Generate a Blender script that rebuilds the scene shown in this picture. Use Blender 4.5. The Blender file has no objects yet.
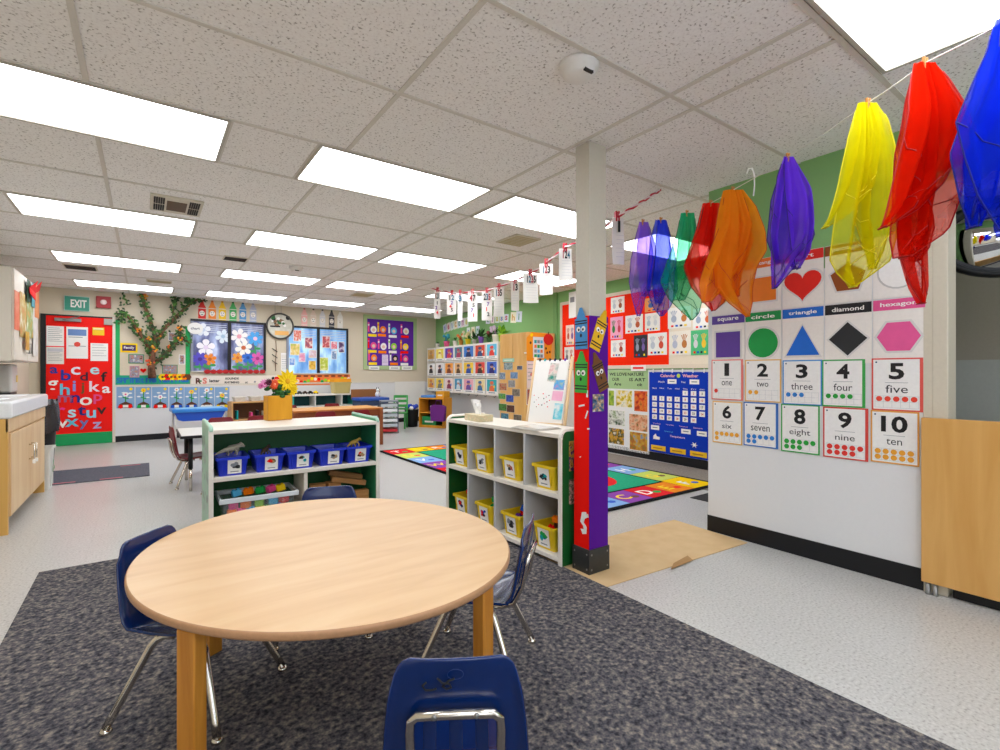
import bpy, bmesh, math, random
import numpy as np
from mathutils import Vector, Matrix
random.seed(7)
C = bpy.context.scene.collection
PI = math.pi

# ------------------------------------------------------------------ camera
F_PX, YAW, CY, EYE = 495.7, 0.6210345, 372.44, 1.163
cam_d = bpy.data.cameras.new('camera'); cam = bpy.data.objects.new('camera', cam_d); C.objects.link(cam)
cam.location = (0, 0, EYE); cam.rotation_euler = (PI/2, 0, -YAW)
cam_d.sensor_width = 36; cam_d.lens = F_PX*36/1000; cam_d.shift_y = -0.00256; cam_d.clip_start = .02
bpy.context.scene.camera = cam
cs_, sn_ = math.cos(YAW), math.sin(YAW)
def ray(px, py):
    a = (px-500)/F_PX; b = -(py-CY)/F_PX
    return (cs_*a+sn_, -sn_*a+cs_, b)
def at_z(px, py, z=0.0):                      # a point of the photograph on the level z
    r = ray(px, py); t = (z-EYE)/r[2]
    return (r[0]*t, r[1]*t, z)
def at_depth(px, py, d):
    r = ray(px, py)
    return (r[0]*d, r[1]*d, EYE+r[2]*d)
class Frame:                                  # a vertical plane: u runs to the right as seen from the room, w is height
    def __init__(s, ox, oy, deg):
        s.a = math.radians(deg); s.o = (ox, oy)
        s.X = (math.cos(s.a), math.sin(s.a)); s.N = (-math.sin(s.a), math.cos(s.a))
    def pt(s, px, py):
        r = ray(px, py)
        t = (s.o[0]*s.N[0]+s.o[1]*s.N[1])/(r[0]*s.N[0]+r[1]*s.N[1])
        x, y = r[0]*t-s.o[0], r[1]*t-s.o[1]
        return (x*s.X[0]+y*s.X[1], EYE+r[2]*t)
    def world(s, u, w, n=0.0):                # n: distance out from the plane towards the room
        return (s.o[0]+u*s.X[0]-n*s.N[0], s.o[1]+u*s.X[1]-n*s.N[1], w)
    def rect(s, x0, y0, x1, y1):              # photo rectangle (its two corners) -> u0,u1,w0,w1
        a = s.pt(x0, y0); b = s.pt(x1, y1); xm, ym = (x0+x1)/2, (y0+y1)/2
        return (a[0], b[0], s.pt(xm, y1)[1], s.pt(xm, y0)[1])
    def out(s, d):                            # the parallel plane d nearer to the room
        f = Frame(0, 0, math.degrees(s.a)); f.o = (s.o[0]-d*s.N[0], s.o[1]-d*s.N[1]); return f
BACK = Frame(-1.45, 10.38, 4.0)
RIGHT = Frame(5.84, 10.87, -93.0)
NUM = Frame(3.385, 2.08, -90.0)
LEFT = Frame(-1.45, -1.6, 90.0)
CEIL = 2.497

# ------------------------------------------------------------------ materials
def lin(h):
    if isinstance(h, str):
        h = h.lstrip('#'); v = [int(h[i:i+2], 16)/255 for i in (0, 2, 4)]
    else: v = h
    return tuple(x/12.92 if x <= .04045 else ((x+.055)/1.055)**2.4 for x in v)+(1,)
_M = {}
def mat(hexa, rough=.5, metal=0.0, spec=.4, grain=.06, gscale=60, bump=0.0, coat=0.0):
    key = (hexa, rough, metal, spec, grain, gscale, bump, coat)
    if key in _M: return _M[key]
    m = bpy.data.materials.new('m_'+hexa.strip('#')); m.use_nodes = True
    nt = m.node_tree; b = nt.nodes['Principled BSDF']; c = lin(hexa)
    b.inputs['Roughness'].default_value = rough; b.inputs['Metallic'].default_value = metal
    b.inputs['Specular IOR Level'].default_value = spec; b.inputs['Coat Weight'].default_value = coat
    tc = nt.nodes.new('ShaderNodeTexCoord'); nz = nt.nodes.new('ShaderNodeTexNoise')
    nz.inputs['Scale'].default_value = gscale; nz.inputs['Detail'].default_value = 3
    nt.links.new(tc.outputs['Object'], nz.inputs['Vector'])
    mx = nt.nodes.new('ShaderNodeMix'); mx.data_type = 'RGBA'
    mx.inputs[6].default_value = tuple(x*(1-grain) for x in c[:3])+(1,)
    mx.inputs[7].default_value = tuple(min(1, x*(1+grain)) for x in c[:3])+(1,)
    nt.links.new(nz.outputs['Fac'], mx.inputs[0]); nt.links.new(mx.outputs[2], b.inputs['Base Color'])
    if bump:
        bp = nt.nodes.new('ShaderNodeBump'); bp.inputs['Strength'].default_value = bump; bp.inputs['Distance'].default_value = .01
        nt.links.new(nz.outputs['Fac'], bp.inputs['Height']); nt.links.new(bp.outputs[0], b.inputs['Normal'])
    _M[key] = m; return m
def ramp_mat(name, stops, scale, rough=.6, detail=4, stretch=(1, 1, 1), bump=0.0, tex='noise', seed=0.0, distort=0.0, spec=.3, interp='LINEAR', bd=.01):
    if name in _M: return _M[name]
    m = bpy.data.materials.new(name); m.use_nodes = True; nt = m.node_tree; b = nt.nodes['Principled BSDF']
    b.inputs['Roughness'].default_value = rough; b.inputs['Specular IOR Level'].default_value = spec
    tc = nt.nodes.new('ShaderNodeTexCoord'); mp = nt.nodes.new('ShaderNodeMapping')
    mp.inputs['Scale'].default_value = stretch; mp.inputs['Location'].default_value = (seed*3.1, seed*1.7, seed*2.3)
    nt.links.new(tc.outputs['Object'], mp.inputs['Vector'])
    if tex == 'voronoi':
        t = nt.nodes.new('ShaderNodeTexVoronoi'); t.inputs['Scale'].default_value = scale; o = t.outputs['Distance']
    else:
        t = nt.nodes.new('ShaderNodeTexNoise'); t.inputs['Scale'].default_value = scale; t.inputs['Detail'].default_value = detail
        t.inputs['Distortion'].default_value = distort; o = t.outputs['Fac']
    nt.links.new(mp.outputs[0], t.inputs['Vector'])
    cr = nt.nodes.new('ShaderNodeValToRGB'); el = cr.color_ramp.elements; cr.color_ramp.interpolation = interp
    while len(el) < len(stops): el.new(.5)
    for e, (p, h) in zip(el, stops): e.position = p; e.color = lin(h)
    nt.links.new(o, cr.inputs[0]); nt.links.new(cr.outputs[0], b.inputs['Base Color'])
    if bump:
        bp = nt.nodes.new('ShaderNodeBump'); bp.inputs['Strength'].default_value = bump; bp.inputs['Distance'].default_value = bd
        nt.links.new(o, bp.inputs['Height']); nt.links.new(bp.outputs[0], b.inputs['Normal'])
    _M[name] = m; return m
_pn = [0]
def picture(*cols, scale=18):                 # a printed photograph: soft blotches of its colours
    _pn[0] += 1; n = len(cols)
    return ramp_mat('print_%d' % _pn[0], [(.3+.4*i/max(1, n-1), c) for i, c in enumerate(cols)], scale, .5, 5, seed=_pn[0]*.73)
def wood(name, a, b, scale=3.0, axis='z', rough=.4):
    st = {'x': (.12, 1, 1), 'y': (1, .12, 1), 'z': (1, 1, .12)}[axis]
    return ramp_mat(name, [(.32, a), (.68, b)], scale*6, rough, 5, st, distort=.6)
def emit(name, hexa, s):
    m = bpy.data.materials.new(name); m.use_nodes = True; nt = m.node_tree; b = nt.nodes['Principled BSDF']
    b.inputs['Base Color'].default_value = lin(hexa); b.inputs['Emission Color'].default_value = lin(hexa)
    b.inputs['Emission Strength'].default_value = s
    return m
def sheer(name, hexa, alpha):
    m = bpy.data.materials.new(name); m.use_nodes = True; nt = m.node_tree
    for n in list(nt.nodes): nt.nodes.remove(n)
    out = nt.nodes.new('ShaderNodeOutputMaterial'); tr = nt.nodes.new('ShaderNodeBsdfTransparent')
    df = nt.nodes.new('ShaderNodeBsdfDiffuse'); tl = nt.nodes.new('ShaderNodeBsdfTranslucent')
    a = nt.nodes.new('ShaderNodeMixShader'); b = nt.nodes.new('ShaderNodeMixShader')
    c = lin(hexa)
    tr.inputs[0].default_value = tuple(.42+.58*x for x in c[:3])+(1,); df.inputs[0].default_value = c; tl.inputs[0].default_value = c
    a.inputs[0].default_value = .5; nt.links.new(df.outputs[0], a.inputs[1]); nt.links.new(tl.outputs[0], a.inputs[2])
    # gauze reads denser where it is gathered into the pinch (object origin) and thins out towards its tips
    tc = nt.nodes.new('ShaderNodeTexCoord'); sp = nt.nodes.new('ShaderNodeSeparateXYZ'); nt.links.new(tc.outputs['Object'], sp.inputs[0])
    mr = nt.nodes.new('ShaderNodeMapRange'); mr.inputs[1].default_value = -.62; mr.inputs[2].default_value = 0
    mr.inputs[3].default_value = alpha-.16; mr.inputs[4].default_value = alpha+.16
    nt.links.new(sp.outputs['Z'], mr.inputs[0])
    nz = nt.nodes.new('ShaderNodeTexNoise'); nz.inputs['Scale'].default_value = 7; nt.links.new(tc.outputs['Object'], nz.inputs['Vector'])
    ad = nt.nodes.new('ShaderNodeMath'); ad.operation = 'MULTIPLY_ADD'; ad.inputs[1].default_value = .3; nt.links.new(nz.outputs['Fac'], ad.inputs[0])
    sb = nt.nodes.new('ShaderNodeMath'); sb.operation = 'SUBTRACT'; sb.inputs[1].default_value = .15; nt.links.new(mr.outputs[0], sb.inputs[0])
    nt.links.new(sb.outputs[0], ad.inputs[2]); nt.links.new(ad.outputs[0], b.inputs[0])
    nt.links.new(tr.outputs[0], b.inputs[1]); nt.links.new(a.outputs[0], b.inputs[2]); nt.links.new(b.outputs[0], out.inputs[0])
    return m
def clear(name, hexa, alpha):
    m = bpy.data.materials.new(name); m.use_nodes = True; nt = m.node_tree; b = nt.nodes['Principled BSDF']
    b.inputs['Base Color'].default_value = lin(hexa); b.inputs['Roughness'].default_value = .15; b.inputs['Alpha'].default_value = alpha
    return m

WHITE = mat('#e8e6e2', .5); PAPER = mat('#f4f2ee', .7, spec=.15, grain=.02); BLACK = mat('#121316', .5); CREAM = mat('#e9dcc8', .7)
CHROME = mat('#d8d2c8', .14, 1.0, grain=.03); STEEL = mat('#8f8f8d', .4, .8)
RED = mat('#f0120a', .6, spec=.12); GREEN = mat('#1ba64b', .6, spec=.2); BLUE = mat('#1656c8', .6, spec=.2); YELLOW = mat('#fdd50e', .6, spec=.2)
ORANGE = mat('#fa7f0c', .6, spec=.12); PURPLE = mat('#6a2fa3', .6, spec=.2); PINK = mat('#ec4f95', .6, spec=.2); TEAL = mat('#12a3a8', .6, spec=.2)
SKY = mat('#55b7e6', .6, spec=.2); BROWN = mat('#6b3d20', .6, spec=.2); LIME = mat('#96d22c', .6, spec=.2); GREY = mat('#8b8f96', .6, spec=.2)
NAVY = mat('#17245f', .6, spec=.2)
COL = dict(red=RED, green=GREEN, blue=BLUE, yellow=YELLOW, orange=ORANGE, purple=PURPLE, pink=PINK, teal=TEAL, sky=SKY, brown=BROWN, lime=LIME, grey=GREY, white=PAPER, black=BLACK, navy=NAVY)

# ------------------------------------------------------------------ mesh builder
_txt = {}
def text_mesh(s, off):
    k = (s, off)
    if k not in _txt:
        cu = bpy.data.curves.new('t', 'FONT'); cu.body = s; cu.size = 1; cu.align_x = 'CENTER'; cu.align_y = 'CENTER'; cu.offset = off
        cu.resolution_u = 3; cu.extrude = 0
        ob = bpy.data.objects.new('t', cu); C.objects.link(ob)
        dg = bpy.context.evaluated_depsgraph_get(); me = bpy.data.meshes.new_from_object(ob.evaluated_get(dg))
        vs = [v.co.copy() for v in me.vertices]; fs = [tuple(p.vertices) for p in me.polygons]
        bpy.data.objects.remove(ob); bpy.data.curves.remove(cu); bpy.data.meshes.remove(me)
        if vs:
            xs = [v.x for v in vs]; ys = [v.y for v in vs]; cx, cy = (min(xs)+max(xs))/2, (min(ys)+max(ys))/2
            vs = [(v.x-cx, v.y-cy) for v in vs]; ext = (max(xs)-min(xs), max(ys)-min(ys))
        else: ext = (1, 1)
        _txt[k] = (vs, fs, ext)
    return _txt[k]
class MB:
    def __init__(s): s.bm = bmesh.new(); s.mats = []; s.M = None
    def mi(s, m):
        if m not in s.mats: s.mats.append(m)
        return s.mats.index(m)
    def add(s, vs, fs, m, smooth=False):
        i = s.mi(m); V = [s.bm.verts.new(s.M @ Vector(v) if s.M else v) for v in vs]; out = []
        for f in fs:
            try: q = s.bm.faces.new([V[k] for k in f])
            except ValueError: continue
            q.material_index = i; q.smooth = smooth; out.append(q)
        return V, out
    def box(s, x0, x1, y0, y1, z0, z1, m, bev=0, seg=2):
        vs = [(x, y, z) for x in (x0, x1) for y in (y0, y1) for z in (z0, z1)]
        V, fs = s.add(vs, [(0, 1, 3, 2), (4, 6, 7, 5), (0, 4, 5, 1), (2, 3, 7, 6), (0, 2, 6, 4), (1, 5, 7, 3)], m)
        if bev:
            es = {e for f in fs for e in f.edges}
            r = bmesh.ops.bevel(s.bm, geom=list(es), offset=bev, segments=seg, profile=.5, affect='EDGES')
            for f in r['faces']: f.smooth = True; f.material_index = s.mi(m)
        return s
    def prism(s, pts, y0, y1, m, smooth=False):  # outline in x,z extruded along y
        n = len(pts); vs = [(x, y0, z) for x, z in pts]+[(x, y1, z) for x, z in pts]
        fs = [tuple(range(n)), tuple(range(2*n-1, n-1, -1))]
        V, F = s.add(vs, fs, m); i = s.mi(m)
        for k in range(n):
            q = s.bm.faces.new([V[k], V[(k+1) % n], V[n+(k+1) % n], V[n+k]]); q.material_index = i; q.smooth = smooth
        return s
    def prism_z(s, pts, z0, z1, m):
        n = len(pts); vs = [(x, y, z0) for x, y in pts]+[(x, y, z1) for x, y in pts]
        fs = [tuple(range(n-1, -1, -1)), tuple(range(n, 2*n))]+[(k, (k+1) % n, n+(k+1) % n, n+k) for k in range(n)]
        s.add(vs, fs, m); return s
    def flat(s, pts, y, m):                   # a printed outline facing -y
        s.add([(x, y, z) for x, z in pts], [tuple(range(len(pts)))], m); return s
    def rect(s, x0, x1, z0, z1, y, m): return s.flat([(x0, z0), (x1, z0), (x1, z1), (x0, z1)], y, m)
    def disc(s, x, z, r, y, m, n=16, rz=None):
        rz = rz or r
        return s.flat([(x+r*math.cos(2*PI*k/n), z+rz*math.sin(2*PI*k/n)) for k in range(n)], y, m)
    def ring(s, x, z, r0, r1, y, m, n=24):
        vs = [(x+r*math.cos(2*PI*k/n), y, z+r*math.sin(2*PI*k/n)) for r in (r0, r1) for k in range(n)]
        s.add(vs, [(k, (k+1) % n, n+(k+1) % n, n+k) for k in range(n)], m); return s
    def text(s, t, x, z, h, y, m, bold=.02, w=None, rot=0):   # centred lettering, h = height of its outline
        vs, fs, ext = text_mesh(t, bold)
        k = h/ext[1]; kx = k if w is None else w/ext[0]; c_, s_ = math.cos(rot), math.sin(rot)
        s.add([(x+(a*kx*c_-b*k*s_), y, z+(a*kx*s_+b*k*c_)) for a, b in vs], [f for f in fs], m); return s
    def tube(s, pts, r, m, n=8, closed=False, caps=True):
        P = [Vector(p) for p in pts]; N = len(P); rs = r if isinstance(r, (list, tuple)) else [r]*N
        rings = []; prev = None
        for i in range(N):
            if closed: t = P[(i+1) % N]-P[i-1]
            else: t = P[min(i+1, N-1)]-P[max(i-1, 0)]
            t = t.normalized() if t.length > 1e-9 else Vector((0, 0, 1))
            if prev is None:
                a = Vector((0, 0, 1)) if abs(t.z) < .9 else Vector((1, 0, 0)); u = t.cross(a).normalized()
            else: u = (prev-t*prev.dot(t)).normalized()
            prev = u; v = t.cross(u)
            rings.append([P[i]+u*(rs[i]*math.cos(2*PI*k/n))+v*(rs[i]*math.sin(2*PI*k/n)) for k in range(n)])
        vs = [p for q in rings for p in q]; fs = []
        for i in range(N if closed else N-1):
            j = (i+1) % N
            for k in range(n): fs.append((i*n+k, i*n+(k+1) % n, j*n+(k+1) % n, j*n+k))
        if caps and not closed: fs += [tuple(range(n-1, -1, -1)), tuple((N-1)*n+k for k in range(n))]
        s.add(vs, fs, m, True); return s
    def lathe(s, prof, m, n=20, cx=0, cy=0):  # profile of (r,z)
        vs = []; fs = []
        for r, z in prof:
            for k in range(n): vs.append((cx+r*math.cos(2*PI*k/n), cy+r*math.sin(2*PI*k/n), z))
        for i in range(len(prof)-1):
            for k in range(n): fs.append((i*n+k, i*n+(k+1) % n, (i+1)*n+(k+1) % n, (i+1)*n+k))
        fs += [tuple(range(n-1, -1, -1)), tuple((len(prof)-1)*n+k for k in range(n))]
        s.add(vs, fs, m, True); return s
    def ball(s, c, r, m, n=10, jit=0):
        r = r if isinstance(r, (list, tuple)) else (r, r, r); vs = []; fs = []; h = n//2+1
        for i in range(h+1):
            a = PI*i/h
            for k in range(n):
                b = 2*PI*k/n; q = 1+random.uniform(-jit, jit)
                vs.append((c[0]+r[0]*q*math.sin(a)*math.cos(b), c[1]+r[1]*q*math.sin(a)*math.sin(b), c[2]+r[2]*q*math.cos(a)))
        for i in range(h):
            for k in range(n): fs.append((i*n+k, (i+1)*n+k, (i+1)*n+(k+1) % n, i*n+(k+1) % n))
        s.add(vs, fs, m, True); return s
    def grid(s, rows, m, smooth=True, skip=None):   # rows of equal length of points
        nr, nc = len(rows), len(rows[0]); vs = [p for r in rows for p in r]; fs = []
        for i in range(nr-1):
            for j in range(nc-1):
                if skip and skip(i, j): continue
                fs.append((i*nc+j, i*nc+j+1, (i+1)*nc+j+1, (i+1)*nc+j))
        s.add(vs, fs, m, smooth); return s
    def build(s, name, parent=None, loc=None, rz=0.0, weld=True):
        if weld: bmesh.ops.remove_doubles(s.bm, verts=s.bm.verts, dist=1e-5)
        bmesh.ops.recalc_face_normals(s.bm, faces=[f for f in s.bm.faces]) if weld else None
        me = bpy.data.meshes.new(name); s.bm.to_mesh(me); s.bm.free()
        for m in s.mats: me.materials.append(m)
        o = bpy.data.objects.new(name, me); C.objects.link(o)
        if parent: o.parent = parent
        if loc: o.location = loc
        o.rotation_euler.z = rz
        return o
def tag(o, label, cat, group=None, kind=None):
    o['label'] = label
    if cat: o['category'] = cat
    if group: o['group'] = group
    if kind: o['kind'] = kind
    return o
def thing(name, label, cat, loc=(0, 0, 0), rz=0.0, group=None):
    o = bpy.data.objects.new(name, None); C.objects.link(o); o.location = loc; o.rotation_euler.z = rz; o.empty_display_size = .05
    return tag(o, label, cat, group)
def struct(o): o['kind'] = 'structure'; return o
def dup(o, loc=None, rz=None, label=None, group=None, parent=None):
    c = o.copy(); C.objects.link(c)
    if parent: c.parent = parent
    for ch in list(o.children): dup(ch, parent=c)
    if loc: c.location = loc
    if rz is not None: c.rotation_euler.z = rz
    if label: c['label'] = label
    if group: c['group'] = group
    return c
def on(fr, mb, name, u, w, label, cat, group=None, n=0.0):   # hang a finished mesh on a wall plane
    o = mb.build(name, None, fr.world(u, w, n), fr.a, weld=False); return tag(o, label, cat, group)
def sheet(fr, x0, y0, x1, y1, m=PAPER, t=.003):              # a sheet of paper seen in that rectangle of the photo: builder, centre, half sizes
    u0, u1, w0, w1 = fr.rect(x0, y0, x1, y1); hw, hh = (u1-u0)/2, (w1-w0)/2
    b = MB(); b.box(-hw, hw, -t, 0, -hh, hh, m); return b, (u0+u1)/2, (w0+w1)/2, hw, hh
EXPO, LIGHT_S, FILL_S = 0.17, 6.0, 1.8
# ================================================================== the shell
sc = bpy.context.scene
sc.view_settings.view_transform = 'Standard'; sc.view_settings.look = 'None'; sc.view_settings.gamma = 1
sc.view_settings.use_curve_mapping = False; sc.view_settings.exposure = EXPO
w_ = bpy.data.worlds.new('world'); sc.world = w_; w_.use_nodes = True
w_.node_tree.nodes['Background'].inputs[0].default_value = (.8, .9, 1, 1); w_.node_tree.nodes['Background'].inputs[1].default_value = .3

def vinyl():
    m = ramp_mat('vinyl_tile', [(.3, '#94928e'), (.42, '#b9b8b5'), (.6, '#c6c5c2'), (.74, '#d2d1ce')], 85, .28, 6, spec=.5)
    nt = m.node_tree; b = nt.nodes['Principled BSDF']; cr = [n for n in nt.nodes if n.type == 'VALTORGB'][0]
    tc = [n for n in nt.nodes if n.type == 'TEX_COORD'][0]
    br = nt.nodes.new('ShaderNodeTexBrick'); br.offset = 0; br.inputs['Scale'].default_value = 1
    br.inputs['Mortar Size'].default_value = .0016; br.inputs['Brick Width'].default_value = .305; br.inputs['Row Height'].default_value = .305
    br.inputs['Color1'].default_value = (1, 1, 1, 1); br.inputs['Color2'].default_value = (.975, .975, .97, 1); br.inputs['Mortar'].default_value = (.9, .9, .9, 1)
    nt.links.new(tc.outputs['Object'], br.inputs['Vector'])
    mx = nt.nodes.new('ShaderNodeMix'); mx.data_type = 'RGBA'; mx.blend_type = 'MULTIPLY'; mx.inputs[0].default_value = 1
    nt.links.new(cr.outputs[0], mx.inputs[6]); nt.links.new(br.outputs[0], mx.inputs[7]); nt.links.new(mx.outputs[2], b.inputs['Base Color'])
    return m
b = MB(); b.box(-1.7, 6.2, -1.8, 11.4, -.1, 0, vinyl()); struct(b.build('floor'))
tile = ramp_mat('ceiling_tile', [(.30, '#9a948e'), (.40, '#efecea'), (.6, '#f6f4f2')], 85, .9, 3, spec=.1, bump=.25, bd=.004)
b = MB(); b.box(-1.7, 6.2, -1.8, 11.4, CEIL, CEIL+.1, tile); struct(b.build('ceiling'))
# T-bar grid: cross lines at the light rows, long lines between them
BAR = mat('#d4cfc6', .5)
b = MB()
ys = []
for k in range(-2, 4):
    for y in (2.95, 3.59, 4.33): ys.append(y+2.13*k)
ys = [y for y in ys if -1.6 < y < 10.3]
for y in ys: b.box(-1.45, 5.85, y-.0115, y+.0115, CEIL-.006, CEIL+.001, BAR)
row = lambda y: any(abs(y-(3.59+2.13*k)) < .02 for k in range(-3, 5))
ys2 = sorted(ys)+[10.4]
for y0, y1 in zip(ys2[:-1], ys2[1:]):
    xs = (-.85, .37, .83, 2.05, 2.25, 3.47, 3.95, 5.17) if any(abs(y0-(2.95+2.13*k)) < .05 for k in range(0, 5)) else (-.22, .985, 2.05, 2.25, 3.45, 4.65)
    for x in xs: b.box(x-.0115, x+.0115, y0, y1, CEIL-.0055, CEIL+.001, BAR)
struct(b.build('ceiling_grid'))

BEIGE = mat('#d6cab4', .85, grain=.03); WGREEN = mat('#86b673', .85, grain=.03); WAINS = mat('#dfdfe0', .55, grain=.02)
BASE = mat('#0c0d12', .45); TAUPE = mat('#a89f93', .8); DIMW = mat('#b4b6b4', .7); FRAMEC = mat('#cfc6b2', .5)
def wall(name, fr, u0, u1, w0, w1, m, t=.1, parent=None):
    b = MB(); b.box(u0, u1, 0, t, w0, w1, m); o = b.build(name, None, fr.world(0, 0), fr.a); return struct(o)
wall('wall_back', BACK, -.15, 7.5, 0, CEIL, BEIGE)
wall('wall_right', RIGHT, -.1, 8.8, 0, CEIL, WGREEN)
wall('wall_left', LEFT, 0, 12.1, 0, CEIL, BEIGE)
RWALL = mat('#e6e2da', .85, grain=.02)
b = MB(); z0_, z1_ = .75, 2.25                                # unseen wall behind the camera, with two made-up windows for fill light
b.box(-1.55, 5.6, -1.7, -1.6, 0, z0_, RWALL); b.box(-1.55, 5.6, -1.7, -1.6, z1_, CEIL, RWALL)
for x0_, x1_ in ((-1.55, -1.2), (.8, 1.1), (3.1, 5.6)): b.box(x0_, x1_, -1.7, -1.6, z0_, z1_, RWALL)
struct(b.build('wall_rear'))
FILL = emit('fill_pane', '#eaf2ff', FILL_S)  # added glow from behind, lifts the ceiling and the faces towards the camera
for n_, (x0_, x1_) in ((3, (-1.2, .8)), (4, (1.1, 3.1))):  # invented windows, out of view, that carry the glowing fill panes
    o = bpy.data.objects.new('window_%d' % n_, None); C.objects.link(o); o.location = (x0_, -1.6, z0_); struct(o); W_, H_ = x1_-x0_, z1_-z0_
    b = MB(); f_ = mat('#d9d6cf', .4)
    for q_ in ((0, W_, 0, .04), (0, W_, H_-.04, H_), (0, .04, .04, H_-.04), (W_-.04, W_, .04, H_-.04), (W_/2-.02, W_/2+.02, .04, H_-.04)): b.box(q_[0], q_[1], -.09, .01, q_[2], q_[3], f_, .004)
    b.build('window_frame', o)
    for k_ in range(2): b = MB(); b.box(.04+k_*(W_/2-.02), W_/2-.02+k_*(W_/2-.02), -.06, -.05, .04, H_-.04, FILL); b.build('pane', o)
b = MB(); b.box(3.385, 3.5, .80, 2.08, 0, CEIL, WGREEN); struct(b.build('wall_partition'))
b = MB(); b.box(3.5, 5.62, 1.98, 2.08, 0, CEIL, BEIGE); struct(b.build('wall_alcove'))
b = MB(); b.box(3.385, 3.5, -1.6, -.25, 0, CEIL, WGREEN); b.box(3.385, 3.5, -.25, .80, 2.08, CEIL, WGREEN); struct(b.build('wall_doorway'))
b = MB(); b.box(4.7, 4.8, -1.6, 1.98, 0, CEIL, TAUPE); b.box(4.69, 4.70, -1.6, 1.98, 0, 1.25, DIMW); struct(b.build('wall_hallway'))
# white lower panels and black bases
def panel(name, fr, u0, u1, w0, w1, m, t=.008):
    b = MB(); b.box(u0, u1, -t, 0, w0, w1, m); return struct(b.build(name, None, fr.world(0, 0), fr.a))
panel('trim_1', BACK, 1.02, 7.28, .1, .93, WAINS)
panel('trim_2', BACK, 1.02, 7.28, .93, .955, mat('#d8d2c4', .5), .016)
panel('trim_3', RIGHT, .02, 8.75, .1, 1.2, WAINS)
q7 = BACK.rect(394.5, 384, 424.5, 424); panel('trim_7', BACK, q7[0], q7[1], .1, .945, mat('#e9e7e2', .5), .022); u6 = RIGHT.pt(554.5, 320)[0]; panel('trim_6', RIGHT, u6, u6+.09, 1.2, CEIL-.002, mat('#79a868', .8), .03)
panel('trim_4', NUM, 0, 1.28, .115, 1.8, WAINS)
panel('baseboard_back', BACK, 1.02, 7.28, 0, .1, BASE, .012)
panel('baseboard_right', RIGHT, .02, 8.75, 0, .11, BASE, .012)
panel('baseboard_partition', NUM, -.004, 1.245, 0, .115, BASE, .014)
panel('baseboard_left', LEFT, 0, 11.9, 0, .1, BASE, .012)
# doorway frame beside the number wall: two jambs and a head
b = MB()
b.box(3.37, 3.52, .735, .80, 0, 2.12, FRAMEC, .006); b.box(3.36, 3.52, -.33, -.25, 0, 2.16, FRAMEC, .006); b.box(3.37, 3.52, -.25, .735, 2.06, 2.12, FRAMEC, .006)
b.box(3.372, 3.384, .775, .838, .0, 2.14, FRAMEC, .004); b.box(3.372, 3.384, -.30, .838, 2.09, 2.155, FRAMEC, .004); b.box(3.384, 3.5, .79, .84, 0, 2.15, FRAMEC)
struct(b.build('door_2_frame'))
b = MB(); b.box(3.385, 3.46, -.25, .72, 0, .06, BASE, .004); struct(b.build('trim_5'))

# ------------------------------------------------------------------ column with its paper wrap and steel shoe
cx0, cx1, cy0, cy1 = 2.068, 2.222, 2.012, 2.135
b = MB(); b.box(cx0+.006, cx1-.006, cy0+.006, cy1-.006, 0, CEIL, mat('#cbc6b8', .55), .004); col = struct(b.build('column'))
ztop = 1.49
b = MB()
b.box(cx0, cx0+.004, cy0, cy1, .14, ztop, mat('#fb150a', .6, spec=.12, grain=.05, gscale=12)); b.build('red_paper_wrap', col)
b = MB(); b.box(cx0, cx1, cy0-.002, cy0+.002, .14, ztop, mat('#571590', .6, spec=.12, grain=.05, gscale=12)); b.build('purple_paper_wrap', col)
b = MB(); b.box(cx1-.004, cx1+.002, cy0, cy1, .25, ztop-.01, mat('#12944e', .55)); b.build('green_paper_wrap', col)
b = MB(); b.box(cx0-.008, cx1+.008, cy0-.008, cy1+.008, 0, .145, mat('#4a4c4d', .38, .7, grain=.12, gscale=30), .003)
for x in (cx0+.012, cx1-.012):
    for z in (.03, .115): b.ball((x, cy0-.008, z), (.006, .003, .006), STEEL, 8)
for y in (cy0+.012, cy1-.012):
    for z in (.03, .115): b.ball((cx0-.008, y, z), (.003, .006, .006), STEEL, 8)
b.build('steel_shoe', col)

# ------------------------------------------------------------------ ceiling lights, vents, detectors
GLOW = emit('light_diffuser', '#f7faff', LIGHT_S)
def light(x, y, w, d, label):
    t = thing('ceiling_light', label, 'ceiling light', (x, y, CEIL-.012), 0, 'fluorescent ceiling panels')
    f = mat('#b9b3a6', .4)
    b = MB(); q = .016
    b.box(0, w, 0, q, 0, .016, f); b.box(0, w, d-q, d, 0, .016, f); b.box(0, q, q, d-q, 0, .016, f); b.box(w-q, w, q, d-q, 0, .016, f); b.build('frame', t)
    b = MB(); b.box(q, w-q, q, d-q, .006, .012, GLOW); b.build('diffuser', t)
    return t
colname = {-.85: 'column of lights by the sink wall', .83: 'second column of lights from the sink wall', 2.25: 'column of lights just past the pillar line', 3.95: 'column of lights over the rug area'}
for i, y in enumerate((2.95, 5.08, 7.21, 9.29)):
    for x in (-.85, .83, 2.25, 3.95):
        rn = ('nearest the round table', 'second row from the round table', 'third row from the round table', 'last row before the far wall')[i]
        light(x, y, 1.22, .63, 'fluorescent ceiling panel, %s, %s' % (rn, colname[x].replace('column of lights', 'column')))
light(1.44, .17, 1.22, .63, 'fluorescent ceiling panel above the red and yellow scarves')
for x in (-.85, .83): light(x, -.9, 1.22, .63, 'added fill ceiling panel near the made-up rear windows, %s' % ('sink wall side' if x < 0 else 'middle of the room'));  # two unseen panels added behind the camera to even out the light
light(-.85, .95, 1.22, .63, 'added unseen ceiling panel filling light over the front of the room')  # another added panel above the view, for evener light
light(3.65, -.5, .9, .63, 'added unseen ceiling panel brightening the hallway behind the half gate')  # added lamp, out of view, because the hallway came out too dark

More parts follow.
